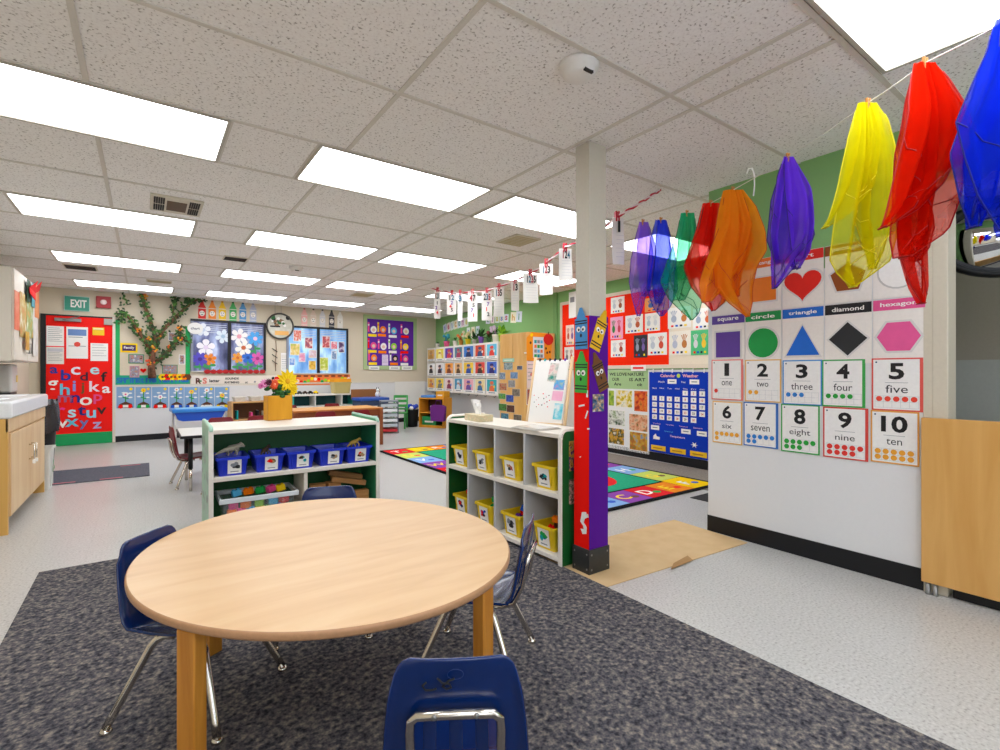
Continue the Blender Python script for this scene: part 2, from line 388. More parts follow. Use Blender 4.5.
GRILLE = mat('#d2cab8', .5); SLOT = mat('#2b2723', .7)
def vent(x0, x1, y0, y1, label, style):
    t = thing('ceiling_vent', label, 'vent', ((x0+x1)/2, (y0+y1)/2, CEIL-.012), 0, 'ceiling air vents')
    w, d = (x1-x0)/2, (y1-y0)/2
    b = MB(); b.box(-w, w, -d, d, 0, .012, GRILLE, .003); b.build('frame', t)
    b = MB()
    if style == 'four':
        b.box(-w*.38, w*.38, -d*.55, d*.62, -.004, .002, mat('#5f4a35', .6))
        for sx in (-1, 1):
            for j in range(5):
                xx = sx*(w*.5+j*w*.085)
                b.box(xx-.006, xx+.006, -d*.8, -d*.06, -.003, .002, SLOT); b.box(xx-.006, xx+.006, d*.06, d*.8, -.003, .002, SLOT)
    else:
        n = 7
        for j in range(n):
            yy = -d*.8+1.6*d*j/(n-1); b.box(-w*.9, w*.9, yy-d*.07, yy+d*.07, -.003, .002, mat('#b8ab85', .6) if style == 'pale' else SLOT)
    b.build('louvres', t); return t
vent(.03, .375, 4.49, 4.93, 'square ceiling vent with dark middle and corner grilles', 'four')
vent(-.83, -.50, 8.03, 8.34, 'dark slatted ceiling vent near the exit door', 'dark')
vent(.01, .32, 8.70, 8.88, 'narrow slatted ceiling vent above the leafy tree display', 'pale')
vent(.73, .98, 6.40, 6.62, 'small dark ceiling vent in the middle of the room', 'dark')
vent(2.86, 3.18, 8.1, 8.45, 'ceiling vent high in front of the purple board', 'pale')
vent(2.90, 3.21, 3.78, 4.13, 'square tan ceiling vent beside the pillar', 'pale')
def detector(x, y, r, label):
    t = thing('smoke_detector', label, 'smoke detector', (x, y, CEIL-.055), 0)
    b = MB(); b.lathe([(r*.55, 0), (r*.8, .008), (r*.86, .03), (r, .034), (r, .055)], WHITE, 24); b.build('body', t)
    b = MB(); b.box(-r*.28, r*.28, -r*.75, -r*.6, -.002, .012, SLOT); b.build('indicator_slot', t)
detector(1.53, 1.55, .085, 'round white smoke detector nearest the pillar'); detector(1.55, 6.6, .08, 'round white smoke detector in the middle of the far ceiling')
# ================================================================== foreground
CARPET = ramp_mat('loop_carpet', [(.3, '#2a2b31'), (.44, '#4d4c53'), (.56, '#6b6767'), (.72, '#9a9084')], 62, .95, 6, bump=.8, bd=.012, spec=.1)
b = MB(); b.box(-.5, 2.02, -1.55, 3.88, .0005, .009, CARPET)
tag(b.build('carpet'), 'dark grey speckled carpet under the round table', 'carpet')
GCARP = ramp_mat('grey_carpet', [(.3, '#7d756e'), (.7, '#978f87')], 60, .95, 5, spec=.1)
b = MB(); b.box(4.5, 5.42, 2.3, 6.12, .0003, .004, GCARP); tag(b.build('carpet_strip'), 'plain grey carpet strip between the alphabet rug and the calendar wall', 'carpet')

# ---- round table
MAPLE = ramp_mat('maple_top', [(.3, '#cfa676'), (.5, '#d7b080'), (.7, '#dcb98b')], 7, .32, 6, (.35, 2.2, 1), distort=.4, spec=.4)
LEGW = ramp_mat('beech_leg', [(.3, '#b06f22'), (.7, '#d08f38')], 9, .4, 5, (3, 3, .35), distort=.5)
TX, TY, TZ = .539, 1.7855, .56
t = thing('round_table', 'round maple children’s table with square wooden legs', 'table', (TX, TY, .009))
ang = math.atan2(-.9665, .2567); A, B_ = .668, .583
def ell(k, f=1.0): 
    x, y = A*f*math.cos(k), B_*f*math.sin(k); return (x*math.cos(ang)-y*math.sin(ang), x*math.sin(ang)+y*math.cos(ang))
b = MB(); N = 96; z1 = TZ-.009
prof = [(.990, z1-.023), (.998, z1-.020), (1.0, z1-.016), (1.0, z1-.007), (.998, z1-.003), (.992, z1)]
vs = [ell(2*PI*k/N, f)+(z,) for f, z in prof for k in range(N)]
fs = [(i*N+k, i*N+(k+1) % N, (i+1)*N+(k+1) % N, (i+1)*N+k) for i in range(len(prof)-1) for k in range(N)]
b.add(vs, fs, mat('#b08560', .45, grain=.14, gscale=90), True)
b.add([ell(2*PI*k/N, .992)+(z1,) for k in range(N)], [tuple(range(N))], MAPLE)
b.add([ell(2*PI*k/N, .990)+(z1-.023,) for k in range(N)], [tuple(range(N-1, -1, -1))], LEGW)
b.build('tabletop', t)
for x, y in ((-.446, -.352), (.262, -.582), (-.312, .562), (.446, .352)):
    a = math.atan2(y, x); b = MB(); b.M = Matrix.Translation((x, y, 0)) @ Matrix.Rotation(a, 4, 'Z')
    b.box(-.019, .019, -.028, .028, 0, z1-.023, LEGW, .004); b.build('leg', t)

# ---- moulded shell chairs
def chair_shell(m, sw=1.0, sh=.355, top=.61):
    e = sh-.355
    prof = [(-.188, .326, .150), (-.182, .342, .165), (-.165, .352, .175), (-.12, .353, .182), (-.06, .348, .184), (0, .343, .182), (.06, .342, .178), (.115, .346, .175),
            (.148, .358, .174), (.165, .378, .174), (.172, .40, .173), (.177, .42, .171), (.181, .44, .169), (.185, .46, .167), (.189, .48, .164), (.193, .50, .161), (.198, .525, .157), (.203, .55, .151), (.208, .575, .143), (.211, .593, .134), (.213, .604, .122), (.214, .610, .104)]
    k = (top-sh)/.255
    rows = []
    NC = 23
    for i, (y, z, hw) in enumerate(prof):
        z = z+e if z < .357 else .357+e+(z-.357)*k if z > .357 else z+e
        r = []
        for j in range(NC):
            s = -1+2*j/(NC-1); c = abs(s)**4
            if i < 8: r.append((hw*s*sw, y, z+.012*abs(s)**6-.010*(1-s*s)))      # seat: shallow dish
            else: r.append((hw*s*sw, y+.004*(1-s*s)*min(1, (i-8)/3)-.006*abs(s)**2.5+(.011 if j in (0, NC-1) and i < len(prof)-4 else 0), z))   # back: curved round the sitter
        rows.append(r)
    slots = {5, 6, 10, 11, 12, 16, 17}
    b = MB(); b.grid(rows, m, True, skip=lambda i, j: 10 <= i < 14 and j in (4, 5, 8, 9, 12, 13, 16, 17))
    return b
def make_chair(name, label, m, sh=.355, top=.61, sw=1.0, foot=.19, leg_r=.0125, group=None):
    t = thing(name, label, 'chair', (0, 0, 0), 0, group)
    o = chair_shell(m, sw, sh, top).build('seat_shell', t)
    md = o.modifiers.new('s', 'SOLIDIFY'); md.thickness = .009; md.offset = 0
    md = o.modifiers.new('v', 'BEVEL'); md.width = .0028; md.segments = 2; md.angle_limit = 1.0
    zt = sh-.028
    for sx in (-1, 1):
        for sy in (-1, 1):
            b = MB(); x0 = sx*.125*sw
            p = [(x0, sy*.02, zt), (x0, sy*.05, zt-.001), (sx*.128*sw, sy*.075, zt-.012), (sx*.135*sw, sy*.095, zt-.035)]
            n = 6
            for q in range(1, n+1): f = q/n; p.append((sx*(.135*sw+(foot-.135*sw)*f), sy*(.095+(foot-.095)*f), (zt-.035)*(1-f)+.016*f))
            b.tube(p, leg_r, CHROME, 10); lo = b.build('leg', t)
            b = MB(); b.lathe([(.010, .016), (.016, .012), (.019, .004), (.017, .0005)], CHROME, 12, sx*foot, sy*foot); b.build('foot_glide', lo)
    b = MB(); k = (top-sh)/.255; zb = lambda z: .357+(sh-.355)+(z-.357)*k
    pts = [(-.092, .02, zt-.004), (-.092, .12, zt-.006), (-.092, .165, zt+.012), (-.092, .196, zb(.40)), (-.092, .211, zb(.47)), (-.089, .217, zb(.495)), (-.076, .222, zb(.507)), (-.03, .224, zb(.509)),
           (.03, .224, zb(.509)), (.076, .222, zb(.507)), (.089, .217, zb(.495)), (.092, .211, zb(.47)), (.092, .196, zb(.40)), (.092, .165, zt+.012), (.092, .12, zt-.006), (.092, .02, zt-.004)]
    b.tube(pts, .0098, CHROME, 10)
    for x in (-.042, .042): b.ball((x, .232, zb(.509)), (.006, .004, .006), STEEL, 8)
    b.build('back_bracket', t)
    return t
BSHELL = mat('#04265f', .22, spec=.55, grain=.08, gscale=25, coat=.3)
bc = make_chair('school_chair', 'blue plastic school chair on the near side, back towards us, dark scribble on it', BSHELL, sh=.308, top=.580, sw=.88, group='blue chairs round the maple table')
bc.location = (.622, 1.046, .009); bc.rotation_euler.z = PI-math.radians(32)
# pencil scribble and moulded oval on the near chair's back
sb = MB(); s1 = [(-.058, .225, .548), (-.066, .225, .541), (-.060, .226, .533), (-.046, .2265, .533), (-.038, .227, .536)]
s2 = [(-.036, .229, .558), (-.026, .229, .548), (-.012, .229, .546), (-.008, .228, .538), (-.018, .228, .535), (-.026, .2285, .541), (-.014, .229, .552), (-.002, .229, .556)]
sb.tube([(-x, y-.0035, z-.012) for x, y, z in s1], .0021, BLACK, 5); sb.tube([(-x, y-.0035, z-.012) for x, y, z in s2], .0021, BLACK, 5)
scr = sb.build('scribble', None); 
lg = MB(); lg.tube([(.016*math.cos(a*PI/12), .2245, .552+.010*math.sin(a*PI/12)) for a in range(24)], .0007, mat('#0a2f72', .3), 5, True); mark = lg.build('moulded_oval', None)
for px, py, fx, fy, lab in ((.165, 2.04, .75, -.66, 'blue plastic school chair at the table end nearest the sink cabinet'),
                            (1.078, 1.662, -.67, .742, 'blue plastic school chair side-on beside the yellow bin shelf'),
                            (.68, 2.33, -.35, -.94, 'blue plastic school chair tucked behind the round table, only its back top showing')):
    dup(bc, (px, py, .009), math.atan2(fy, fx)+PI/2, lab)     # heading: the chair's front looks along (fx, fy)
scr.parent = bc; mark.parent = bc
# ================================================================== low shelves and what stands on them
SHW = mat('#e6dfd2', .4, grain=.03); DKG = mat('#0b5a24', .45, grain=.08); MINT = mat('#a9d2bd', .45); EDGEW = mat('#efe9de', .35)
def rounded_panel(b, x0, x1, d, h, m, r=.03):       # end panel in y,z with rounded top front corner
    pts = [(0, 0), (d, 0), (d, h-r*.5)]
    pts += [(d-r*.5*(1-math.cos(a)), h-r*.5*(1-math.sin(a))) for a in (PI/6, PI/3, PI/2)]
    pts += [(r-r*math.sin(a), h-r+r*math.cos(a)) for a in (0, PI/6, PI/3, PI/2)]
    V = [(x, y, z) for x in (x0, x1) for y, z in pts]; n = len(pts)
    b.add(V, [tuple(range(n)), tuple(range(2*n-1, n-1, -1))]+[(k, (k+1) % n, n+(k+1) % n, n+k) for k in range(n)], m)
# ---- green-backed shelf with the blue bins
S1 = (.352, 3.915, 0.0); W1, D1, H1 = 1.215, .63, .765; A1 = math.radians(-1.0)
t = thing('storage_shelf', 'low white and green shelf holding five blue bins', 'shelf', S1, A1)
b = MB(); b.box(.028, W1-.028, 0, D1, H1-.03, H1, SHW, .004); b.build('top', t)
for x in (0, W1-.028):
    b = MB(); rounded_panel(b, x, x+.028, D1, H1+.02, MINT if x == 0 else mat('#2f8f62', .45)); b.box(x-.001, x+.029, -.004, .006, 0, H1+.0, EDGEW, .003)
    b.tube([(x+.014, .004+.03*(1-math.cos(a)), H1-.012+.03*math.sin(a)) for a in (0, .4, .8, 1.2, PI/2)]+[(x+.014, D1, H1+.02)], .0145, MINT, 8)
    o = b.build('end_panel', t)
b = MB()
for j in range(34):                                  # shiny sticker strip down the mint end panel
    y = random.uniform(.06, D1-.06); z = random.uniform(.12, H1-.06); r = random.uniform(.008, .03)
    b.add([(-.0012, y+r*math.cos(a), z+1.5*r*math.sin(a)) for a in (0, 1.1, 2.2, 3.3, 4.6, 5.6)], [tuple(range(6))], (mat('#6a6478', .3), mat('#a99fbd', .3), mat('#4f5a58', .4), mat('#8a7a90', .4))[j % 4])
b.build('sticker_strip', t)
b = MB(); b.box(.028, W1-.028, .37, .385, .0, H1-.03, DKG); b.build('back_panel', t)
b = MB(); b.box(.028, W1-.028, .0, .37, .405, .435, SHW, .003); b.build('middle_shelf', t)
b = MB(); b.box(.028, W1-.028, .0, .37, .05, .075, SHW, .003); b.build('bottom_shelf', t)
b = MB(); b.box(.625, .65, .004, .37, .075, .405, SHW, .003); b.build('divider', t)
def place(base, A, x, y, z):                         # a point of a shelf's own space in the room
    return (base[0]+x*math.cos(A)-y*math.sin(A), base[1]+x*math.sin(A)+y*math.cos(A), base[2]+z)

def tub(name, label, w, d, h, m, loc, rz, group, card, taper=.82, rim=.012, rim_h=.018, cat='bin'):
    t = thing(name, label, cat, loc, rz, group); b = MB(); th = .003
    def ringpts(hw, hd, z, r=.016):
        P = []
        for cx, cy, a0 in ((hw-r, hd-r, 0), (-hw+r, hd-r, PI/2), (-hw+r, -hd+r, PI), (hw-r, -hd+r, 1.5*PI)):
            for q in range(4): a = a0+q*PI/6; P.append((cx+r*math.cos(a), cy+r*math.sin(a), z))
        return P
    hw, hd = w/2, d/2
    levels = [(hw*taper, hd*taper, 0), (hw*.95, hd*.95, h-rim_h-.002), (hw*.95, hd*.95, h-rim_h), (hw+rim*.4, hd+rim*.4, h-rim_h), (hw+rim*.4, hd+rim*.4, h), (hw*.95, hd*.95, h), (hw*.95-th, hd*.95-th, h-.004), (hw*taper-th, hd*taper-th, th)]
    R_ = [ringpts(*l) for l in levels]; n = 16; vs = [p for r in R_ for p in r]; fs = [tuple(range(n-1, -1, -1))]
    for i in range(len(R_)-1):
        for k in range(n): fs.append((i*n+k, i*n+(k+1) % n, (i+1)*n+(k+1) % n, (i+1)*n+k))
    fs.append(tuple((len(R_)-1)*n+k for k in range(n)))
    b.add(vs, fs, m)
    for sx in (-1, 1): b.box(sx*hw*.62-.004, sx*hw*.62+.004, -hd*.9-.004, -hd*.9+.003, .03, h-rim_h, m)
    b.build('tub_body', t)
    if card:
        b = MB(); k = (hd*.95-hd*taper)/(h-rim_h); ch = h*.40; 
        zc = h*.5; yc = -(hd*taper+k*zc)-.005; al = math.atan2(k, 1)
        b.M = Matrix.Translation((card[2] if len(card) > 2 else 0, yc, zc)) @ Matrix.Rotation(al, 4, 'X')
        cw = ch*card[1]; b.box(-cw, cw, -.0015, 0, -ch, ch, PAPER)
        for q in range(6):
            x, z, r = random.uniform(-.4, .4)*cw, random.uniform(-.15, .4)*ch, random.uniform(.24, .42)*ch
            rr = [r*random.uniform(.6, 1.3) for _ in range(8)]
            b.flat([(x+rr[e]*math.cos(e*PI/4), z+rr[e]*.8*math.sin(e*PI/4)) for e in range(8)], -.0018-.0002*q, card[0][q % len(card[0])])
        b.rect(-cw*.6, cw*.6, -ch*.78, -ch*.66, -.0019, GREY)
        b.build('picture_card', t)
    return t
BINB = mat('#1230c4', .35, spec=.5, grain=.05, coat=.2); BINY = mat('#f2cf1d', .35, spec=.5, grain=.05, coat=.2)
DK = mat('#1d1d22', .6); DKB = mat('#3a2418', .6); TAN = mat('#b89468', .6)
blues = [((DK, GREY), 'dark bear picture card and a pale toy lizard on top', .15), ((DKB, TAN, RED), 'brown picture card, second from the mint end', .39), ((DK, TEAL, DKB), 'dark teal picture card, middle of the five', .61),
         ((TAN, GREY, DK), 'tan and grey picture card, second from the far end', .84), ((DKB, RED, TAN), 'red and brown picture card, at the shelf end by the rug', 1.055)]
for i, (card, lab, x) in enumerate(blues):
    tub('storage_bin', 'blue plastic bin with '+lab, .205, .29, .132, BINB, place(S1, A1, x, .158, .4352), A1, 'blue bins on the green shelf', (card, .82, .01))
# toy animals poking out of the bins
def toy_animal(m, x, y, z, rz, label, k=1.0):
    t = thing('toy_animal', label, 'toy', place(S1, A1, x, y, z), rz, 'toy animals in the blue bins'); b = MB()
    b.tube([(-.10*k, 0, .0), (-.07*k, 0, .015), (-.03*k, 0, .03), (.02*k, 0, .035), (.05*k, 0, .045), (.075*k, 0, .055), (.10*k, 0, .045)], [.003, .008, .016, .018, .012, .013, .007], m, 8)
    b.build('body', t)
    for sx in (-.02, .035):
        for sy in (-1, 1):
            b = MB(); b.tube([(sx*k, sy*.01, .03), (sx*k+.01, sy*.022, .012), (sx*k+.005, sy*.026, -.008)], [.006, .005, .004], m, 6); b.build('leg', t)
    return t
toy_animal(mat('#b9b09c', .6), .14, .13, .576, .1, 'pale grey toy lizard lying across the first blue bin'); toy_animal(mat('#cfc6b4', .6), .17, .21, .58, -.3, 'second pale toy reptile behind the grey lizard', .7)
toy_animal(mat('#c9a64e', .6), 1.05, .14, .555, .3, 'tan toy animal peeking from the far blue bin', .7); toy_animal(mat('#4a3b2f', .6), .38, .16, .548, .8, 'dark brown toy animal in the second blue bin', .6)
# ---- clear tub of bright bricks
CLR = clear('clear_plastic', '#f4fbff', .08)
t = tub('clear_tub', 'clear plastic tub full of bright construction toys', .50, .32, .20, CLR, place(S1, A1, .325, .175, .0752), A1, None, None, .9, .02, .03)
b = MB(); RIMC = clear('frosted_rim', '#f4fbff', .75)
for q_ in ((-.262, .262, -.172, -.155), (-.262, .262, .155, .172), (-.262, -.245, -.155, .155), (.245, .262, -.155, .155)): b.box(q_[0], q_[1], q_[2], q_[3], .168, .203, RIMC, .004)
b.build('rim', t)
def brick(x, y, z, w, d, h, rz, m, label, group, base, A, studs=True, tilt=0):
    t = thing('toy_brick', label, 'toy', place(base, A, x, y, z), A+rz, group); t.rotation_euler.y = tilt; b = MB(); b.box(-w/2, w/2, -d/2, d/2, 0, h, m, min(w, d, h)*.12); b.build('block_body', t)
    if studs:
        for sx in (-1, 1):
            b = MB(); b.lathe([(d*.28, h), (d*.28, h+.006), (d*.2, h+.008)], m, 10, sx*w/4, 0); b.build('stud', t)
    return t
cl = ['pink', 'lime', 'blue', 'pink', 'teal', 'red', 'lime', 'orange', 'pink', 'sky', 'yellow', 'green', 'purple', 'pink', 'orange', 'lime', 'sky', 'red']
spots = [(.145, .11), (.18, .08), (.24, .08), (.30, .08), (.36, .08), (.42, .08), (.48, .09), (.15, .09), (.21, .08), (.27, .08), (.33, .08), (.39, .08), (.45, .09), (.16, .10), (.24, .09), (.33, .09), (.42, .09), (.50, .10)]
for i, c in enumerate(cl):
    z = .082+.05*(0 if i < 7 else 1 if i < 13 else 2); x, y = spots[i]
    wh = ('on the floor', 'in the middle layer', 'in the top layer')[0 if i < 7 else 1 if i < 13 else 2]
    brick(x, y, z, .06, .05, .046, random.uniform(-.7, .7), COL[c], '%s brick %s of the clear tub, piece %d from the mint end' % (c, wh, (i if i < 7 else i-7 if i < 13 else i-13)+1), 'bright bricks in the clear tub', S1, A1)
for x, c, l, ro in ((.19, 'sky', 'sky blue block standing out of the clear tub', .2), (.27, 'orange', 'orange tube lying on top of the clear tub', -.5), (.35, 'green', 'green cap on the orange tube in the clear tub', -.5), (.42, 'pink', 'pink block on top of the clear tub', .6), (.49, 'yellow', 'yellow block on top of the clear tub', .1)):
    brick(x, .15, .262, .062, .04, .045, ro, COL[c], l, 'bright bricks in the clear tub', S1, A1, tilt=-.2)
# ---- wooden unit blocks in the lower bay
WB = wood('block_wood', '#a06f3c', '#c4925a', 2, 'x', .5)
for x, y, z, w, rz, til, lab in ((.79, .15, .0756, .22, .0, 0, 'lowest wooden unit block beside the divider'), (.79, .15, .1162, .22, .06, 0, 'wooden unit block stacked over the lowest one'), (1.03, .10, .0756, .24, -.05, 0, 'long wooden unit block lying at the shelf end by the rug'), (1.03, .10, .1162, .24, .05, 0, 'long wooden block second up at the rug end'),
                            (.76, .15, .2386, .12, -.2, 0, 'short wooden block on the mid pile'), (.885, .17, .2386, .11, .2, 0, 'short wooden block at the rug side of the mid pile'), (1.01, .26, .285, .28, -.1, .22, 'long slanting wooden block highest on the pile'), (1.0, .15, .255, .28, -.1, .22, 'long slanting wooden block in front of the highest one'),
                            (1.03, .1, .1568, .24, 0, 0, 'wooden block under the slanting ones'), (.79, .15, .1568, .22, 0, 0, 'wooden block in the middle of the mid pile'), (.79, .15, .1976, .20, .06, 0, 'wooden block just under the short ones')):
    t = thing('wooden_block', lab, 'block', place(S1, A1, x, y, z), rz, 'wooden unit blocks'); t.rotation_euler.y = til
    b = MB(); b.box(-w/2, w/2, -.034, .034, 0, .04, WB, .003); o = b.build('block_body', t)
# ---- vase with flowers on top
VW = wood('vase_wood', '#c98a1c', '#dd9f2b', 2, 'z', .35)
vx, vy, _ = at_z(278, 419.8, H1); vt = thing('flower_vase', 'square orange wooden vase of mixed flowers on the green shelf', 'vase', (vx, vy, H1+.0008), .15); vt.scale = (1.12, 1.12, 1.22)
b = MB(); b.box(-.088, .088, -.05, .05, 0, .168, VW, .004); b.box(-.076, .076, -.04, .04, .160, .1685, SLOT); b.build('vase_body', vt)
b = MB()
for q in range(16):
    a = random.uniform(0, 6.28); r = random.uniform(.02, .09); z = random.uniform(.2, .27)
    b.tube([(random.uniform(-.03, .03), 0, .15), (r*.5*math.cos(a), .4*r*math.sin(a), z-.04), (r*math.cos(a), .5*r*math.sin(a), z)], .002, mat('#1d4d1c', .6), 5)
    for s_ in range(3):
        c0 = (r*math.cos(a)+random.uniform(-.03, .03), .5*r*math.sin(a)+random.uniform(-.03, .03), z-.02+random.uniform(-.04, .02))
        b.ball(c0, (.022, .008, .012), mat('#235c22', .6), 6)
b.build('foliage', vt)
def bloom(b, c, r, m, cm, n=12, layers=2):
    for L in range(layers):
        for k in range(n):
            a = 2*PI*k/n+L*.26; rr = r*(1-.3*L); ca, sa = math.cos(a), math.sin(a)
            p0 = Vector(c)+Vector((0, -.004-.008*L, 0)); tip = p0+Vector((ca*rr, -.012*L+.006, sa*rr)); sd = Vector((-sa, 0, ca))*rr*.2; mid = p0+Vector((ca*rr*.6, -.012, sa*rr*.6))
            b.add([p0, mid+sd, tip, mid-sd], [(0, 1, 2, 3)], m)
    b.ball((c[0], c[1]-.012, c[2]), (r*.24, .01, r*.24), cm, 8)
for c, r, m, cm, n in (((.055, -.03, .265), .088, mat('#f7d713', .6), mat('#e0a612', .7), 'yellow_bloom'), ((.09, -.01, .21), .06, mat('#f7d713', .6), mat('#e0a612', .7), 'yellow_bloom'), ((-.035, -.02, .245), .042, mat('#e2562b', .6), mat('#f19b74', .7), 'orange_bloom'),
                       ((-.01, 0, .255), .03, mat('#ef8f6a', .6), mat('#f7d4c0', .7), 'peach_bloom'), ((-.10, 0, .25), .035, mat('#e58fc0', .6), mat('#b03a7a', .7), 'pink_bloom'), ((-.125, 0, .235), .024, mat('#dd6fae', .6), mat('#8d2a5e', .7), 'pink_bloom'), ((-.075, -.02, .26), .028, mat('#5a1838', .6), mat('#2f0d20', .7), 'dark_bloom')):
    b = MB(); bloom(b, c, r, m, cm); b.build(n, vt)

# ---- white and green shelf with yellow bins
S2 = (2.005, 2.172, 0.0); A2 = math.radians(-88); W2, D2, H2 = 1.30, .36, .785       # local x runs back towards the camera
S2 = (1.962, 3.475, .0095)
t = thing('storage_shelf', 'white eight-cubby shelf with yellow bins, next to the pillar', 'shelf', S2, A2)
GRYP = mat('#c6c6c8', .4, grain=.03); e = .026
for x in (0, W2-e):
    b = MB(); rounded_panel(b, x, x+e, D2, H2+.015, DKG); b.build('end_panel', t)
    b = MB(); b.box(x-.002, x+e+.002, -.006, .004, 0, H2-.02, EDGEW, .003)
    b.tube([(x+e/2, .004, H2-.03)]+[(x+e/2, .004+.04*(1-math.cos(a)), H2-.022+.04*math.sin(a)) for a in (0, .3, .6, .9, 1.2, PI/2)]+[(x+e/2, D2, H2+.018)], .0145, EDGEW, 8); b.build('edge_trim', t)
b = MB(); b.box(e, W2-e, 0, D2, H2-.028, H2, SHW, .004); b.build('top', t)
b = MB(); b.box(e, W2-e, D2-.018, D2-.006, .02, H2-.028, GRYP); b.build('back_panel', t)
b = MB(); b.box(e, W2-e, -.002, D2-.018, .395, .425, EDGEW, .003); b.build('middle_shelf', t)
b = MB(); b.box(e, W2-e, -.002, D2-.018, .02, .048, EDGEW, .003); b.build('bottom_shelf', t)
dv = (.302, .635, .955)
for x in dv:
    for z0, z1 in ((.048, .395), (.425, H2-.028)):
        b = MB(); b.box(x-.009, x+.009, .0, D2-.018, z0, z1, GRYP, .002)
        for zz in range(3):
            for yy in (.07, .27): b.ball((x-.009, yy, z0+.08+zz*.08), (.002, .004, .004), SLOT, 6)
        b.build('divider', t)
b = MB()
b.box(W2-.0005, W2+.001, .06, .17, .56, .74, picture('#7d3a1d', '#d9a441', '#5d2a6e', '#222222', scale=40)); b.box(W2-.0005, W2+.001, .06, .17, .36, .51, picture('#a5564e', '#ddb0a0', '#3a2a22', '#c8c0a0', scale=40)); b.build('photo_stickers', t)
YB = [(.15, 'upper', (DK, NAVY)), (.445, 'upper', (DK, GREY)), (.775, 'upper', (mat('#c54a3d', .6), DK, TAN)), (1.115, 'upper', (DKB, DK, TEAL)), (.17, 'lower', (DK, NAVY, RED)), (.475, 'lower', (DK, BLUE, RED)), (.79, 'lower', (DK, GREY)), (1.115, 'lower', (TEAL, BLUE, GREEN))]
nm = ('farthest from the pillar', 'second from the far end', 'third from the far end', 'beside the pillar')
nb = ('', '', '', '')
for i, (x, r, card) in enumerate(YB):
    z = .4252 if r == 'upper' else .0482
    tub('storage_bin', 'yellow plastic bin with a picture card, %s row, %s' % (r, nm[i % 4]), .205, .27, .15, BINY, place(S2, A2, x, .15, z), A2, 'yellow bins in the white cubby shelf', (card, .85, -.0))
k = 0
for i, cols in ((4, ('red', 'blue', 'yellow', 'red', 'orange')), (5, ('green', 'blue', 'green', 'black', 'lime')), (6, ('purple', 'red', 'blue', 'navy', 'orange')), (7, ('red', 'brown', 'orange', 'green', 'black'))):
    for j, c in enumerate(cols):
        tower = (i == 4 and j in (0, 4))
        brick(YB[i][0]-.046+.023*j, .135+.03*(j % 2), .128+.034*(j % 3)+(.06 if tower else 0), .05, .036, .034, random.uniform(-1, 1), COL[c], '%s toy piece in the lower yellow bin %s%s' % (c, nm[i-4], (', deeper', ', higher')[j % 2] if cols.count(c) > 1 else ''), 'toy pieces in the yellow bins', S2, A2, tilt=random.uniform(-.5, .5))
# ---- on top: tissue box and a low stack of clear trays
H2t = H2+.0096; p = at_z(472, 421, H2t); t = thing('tissue_box', 'beige patterned tissue box with a white tissue pulled up', 'tissue box', (p[0]+.06, p[1], H2t), A2-.08)
b = MB(); b.box(-.115, .115, -.06, .06, 0, .05, ramp_mat('tissue_print', [(.3, '#e9dcc2'), (.5, '#d9c79f'), (.7, '#c9cfae')], 60, .6), .004); b.build('carton', t)
b = MB(); rows = []
for i in range(6):
    f = i/5; rows.append([(-.055+.10*s/8+.012*math.sin(3*f+s)-.02*f, .035*math.sin(s*1.3+.5*i)*(.4+.6*f)-.004, .049+.115*f-.05*f*abs(s/8-.3)) for s in range(9)])
b.grid(rows, mat('#fbfaf6', .8)); b.build('tissue', t)
p = at_z(538, 428.5, H2t); t = thing('paper_stack', 'flat stack of clear sleeves on the shelf end by the pillar', 'papers', (p[0]-.01, p[1]+.02, H2t), A2)
b = MB()
for q in range(4): b.box(-.13+.006*q, .14-.004*q, -.10+.01*q, .11-.006*q, .003*q, .003*q+.0025, mat('#d9d4cb', .25, grain=.04))
b.build('sleeves', t)
# ---- beige sheet on the floor with its torn flap, small black mat, alphabet rug
b = MB(); b.prism_z([(2.022, 1.845), (3.335, 1.765), (3.385, 2.375), (2.03, 2.42)], .0003, .005, ramp_mat('tan_board', [(.3, '#cfae7e'), (.7, '#d8b98b')], 9, .55, 4))
tag(b.build('floor_board'), 'tan hardboard sheet on the floor beside the pillar', 'floor board')
p = at_z(680, 563, 0); b = MB(); b.prism_z([(p[0]-.14, p[1]-.035), (p[0]+.09, p[1]-.03), (p[0]+.13, p[1]+.035), (p[0]-.05, p[1]+.01)], .0055, .0075, mat('#a9814f', .7)); tag(b.build('cardboard_scrap'), 'torn brown cardboard scrap at the edge of the tan board', 'scrap')
p = at_z(690, 498, 0); b = MB(); b.box(0, .5, -.28, 0, .0006, .006, mat('#26282b', .8)); o = b.build('floor_mat', None, (p[0], p[1], 0)); tag(o, 'black floor mat half hidden behind the number wall', 'mat')
RX0, RX1, RY0, RY1 = 2.78, 4.85, 2.83, 6.97
t = thing('alphabet_rug', 'colourful alphabet rug with a green centre', 'rug', (RX0, RY0, .0045))
b = MB(); b.box(0, RX1-RX0, 0, RY1-RY0, 0, .007, mat('#15161a', .95, spec=.1)); b.build('border', t)
b = MB(); W, L = RX1-RX0, RY1-RY0; bw = .36; g = ['red', 'orange', 'yellow', 'lime', 'sky', 'purple']; z0, z1 = .0072, .0085; S = 'ABCDEFGHIJKLMNOPQRSTUVWXYZ'
def up_text(b, s, x, y, h, z, m, rot=0):
    vs, fs, ext = text_mesh(s, .02); k = h/ext[1]; c_, s_ = math.cos(rot), math.sin(rot)
    b.add([(x+k*(a*c_-d*s_), y+k*(a*s_+d*c_), z) for a, d in vs], fs, m)
fx = {'red': '#d92a2f', 'orange': '#ea8a2b', 'yellow': '#f2c714', 'lime': '#c7d66a', 'sky': '#86aee0', 'purple': '#8d4ba8'}
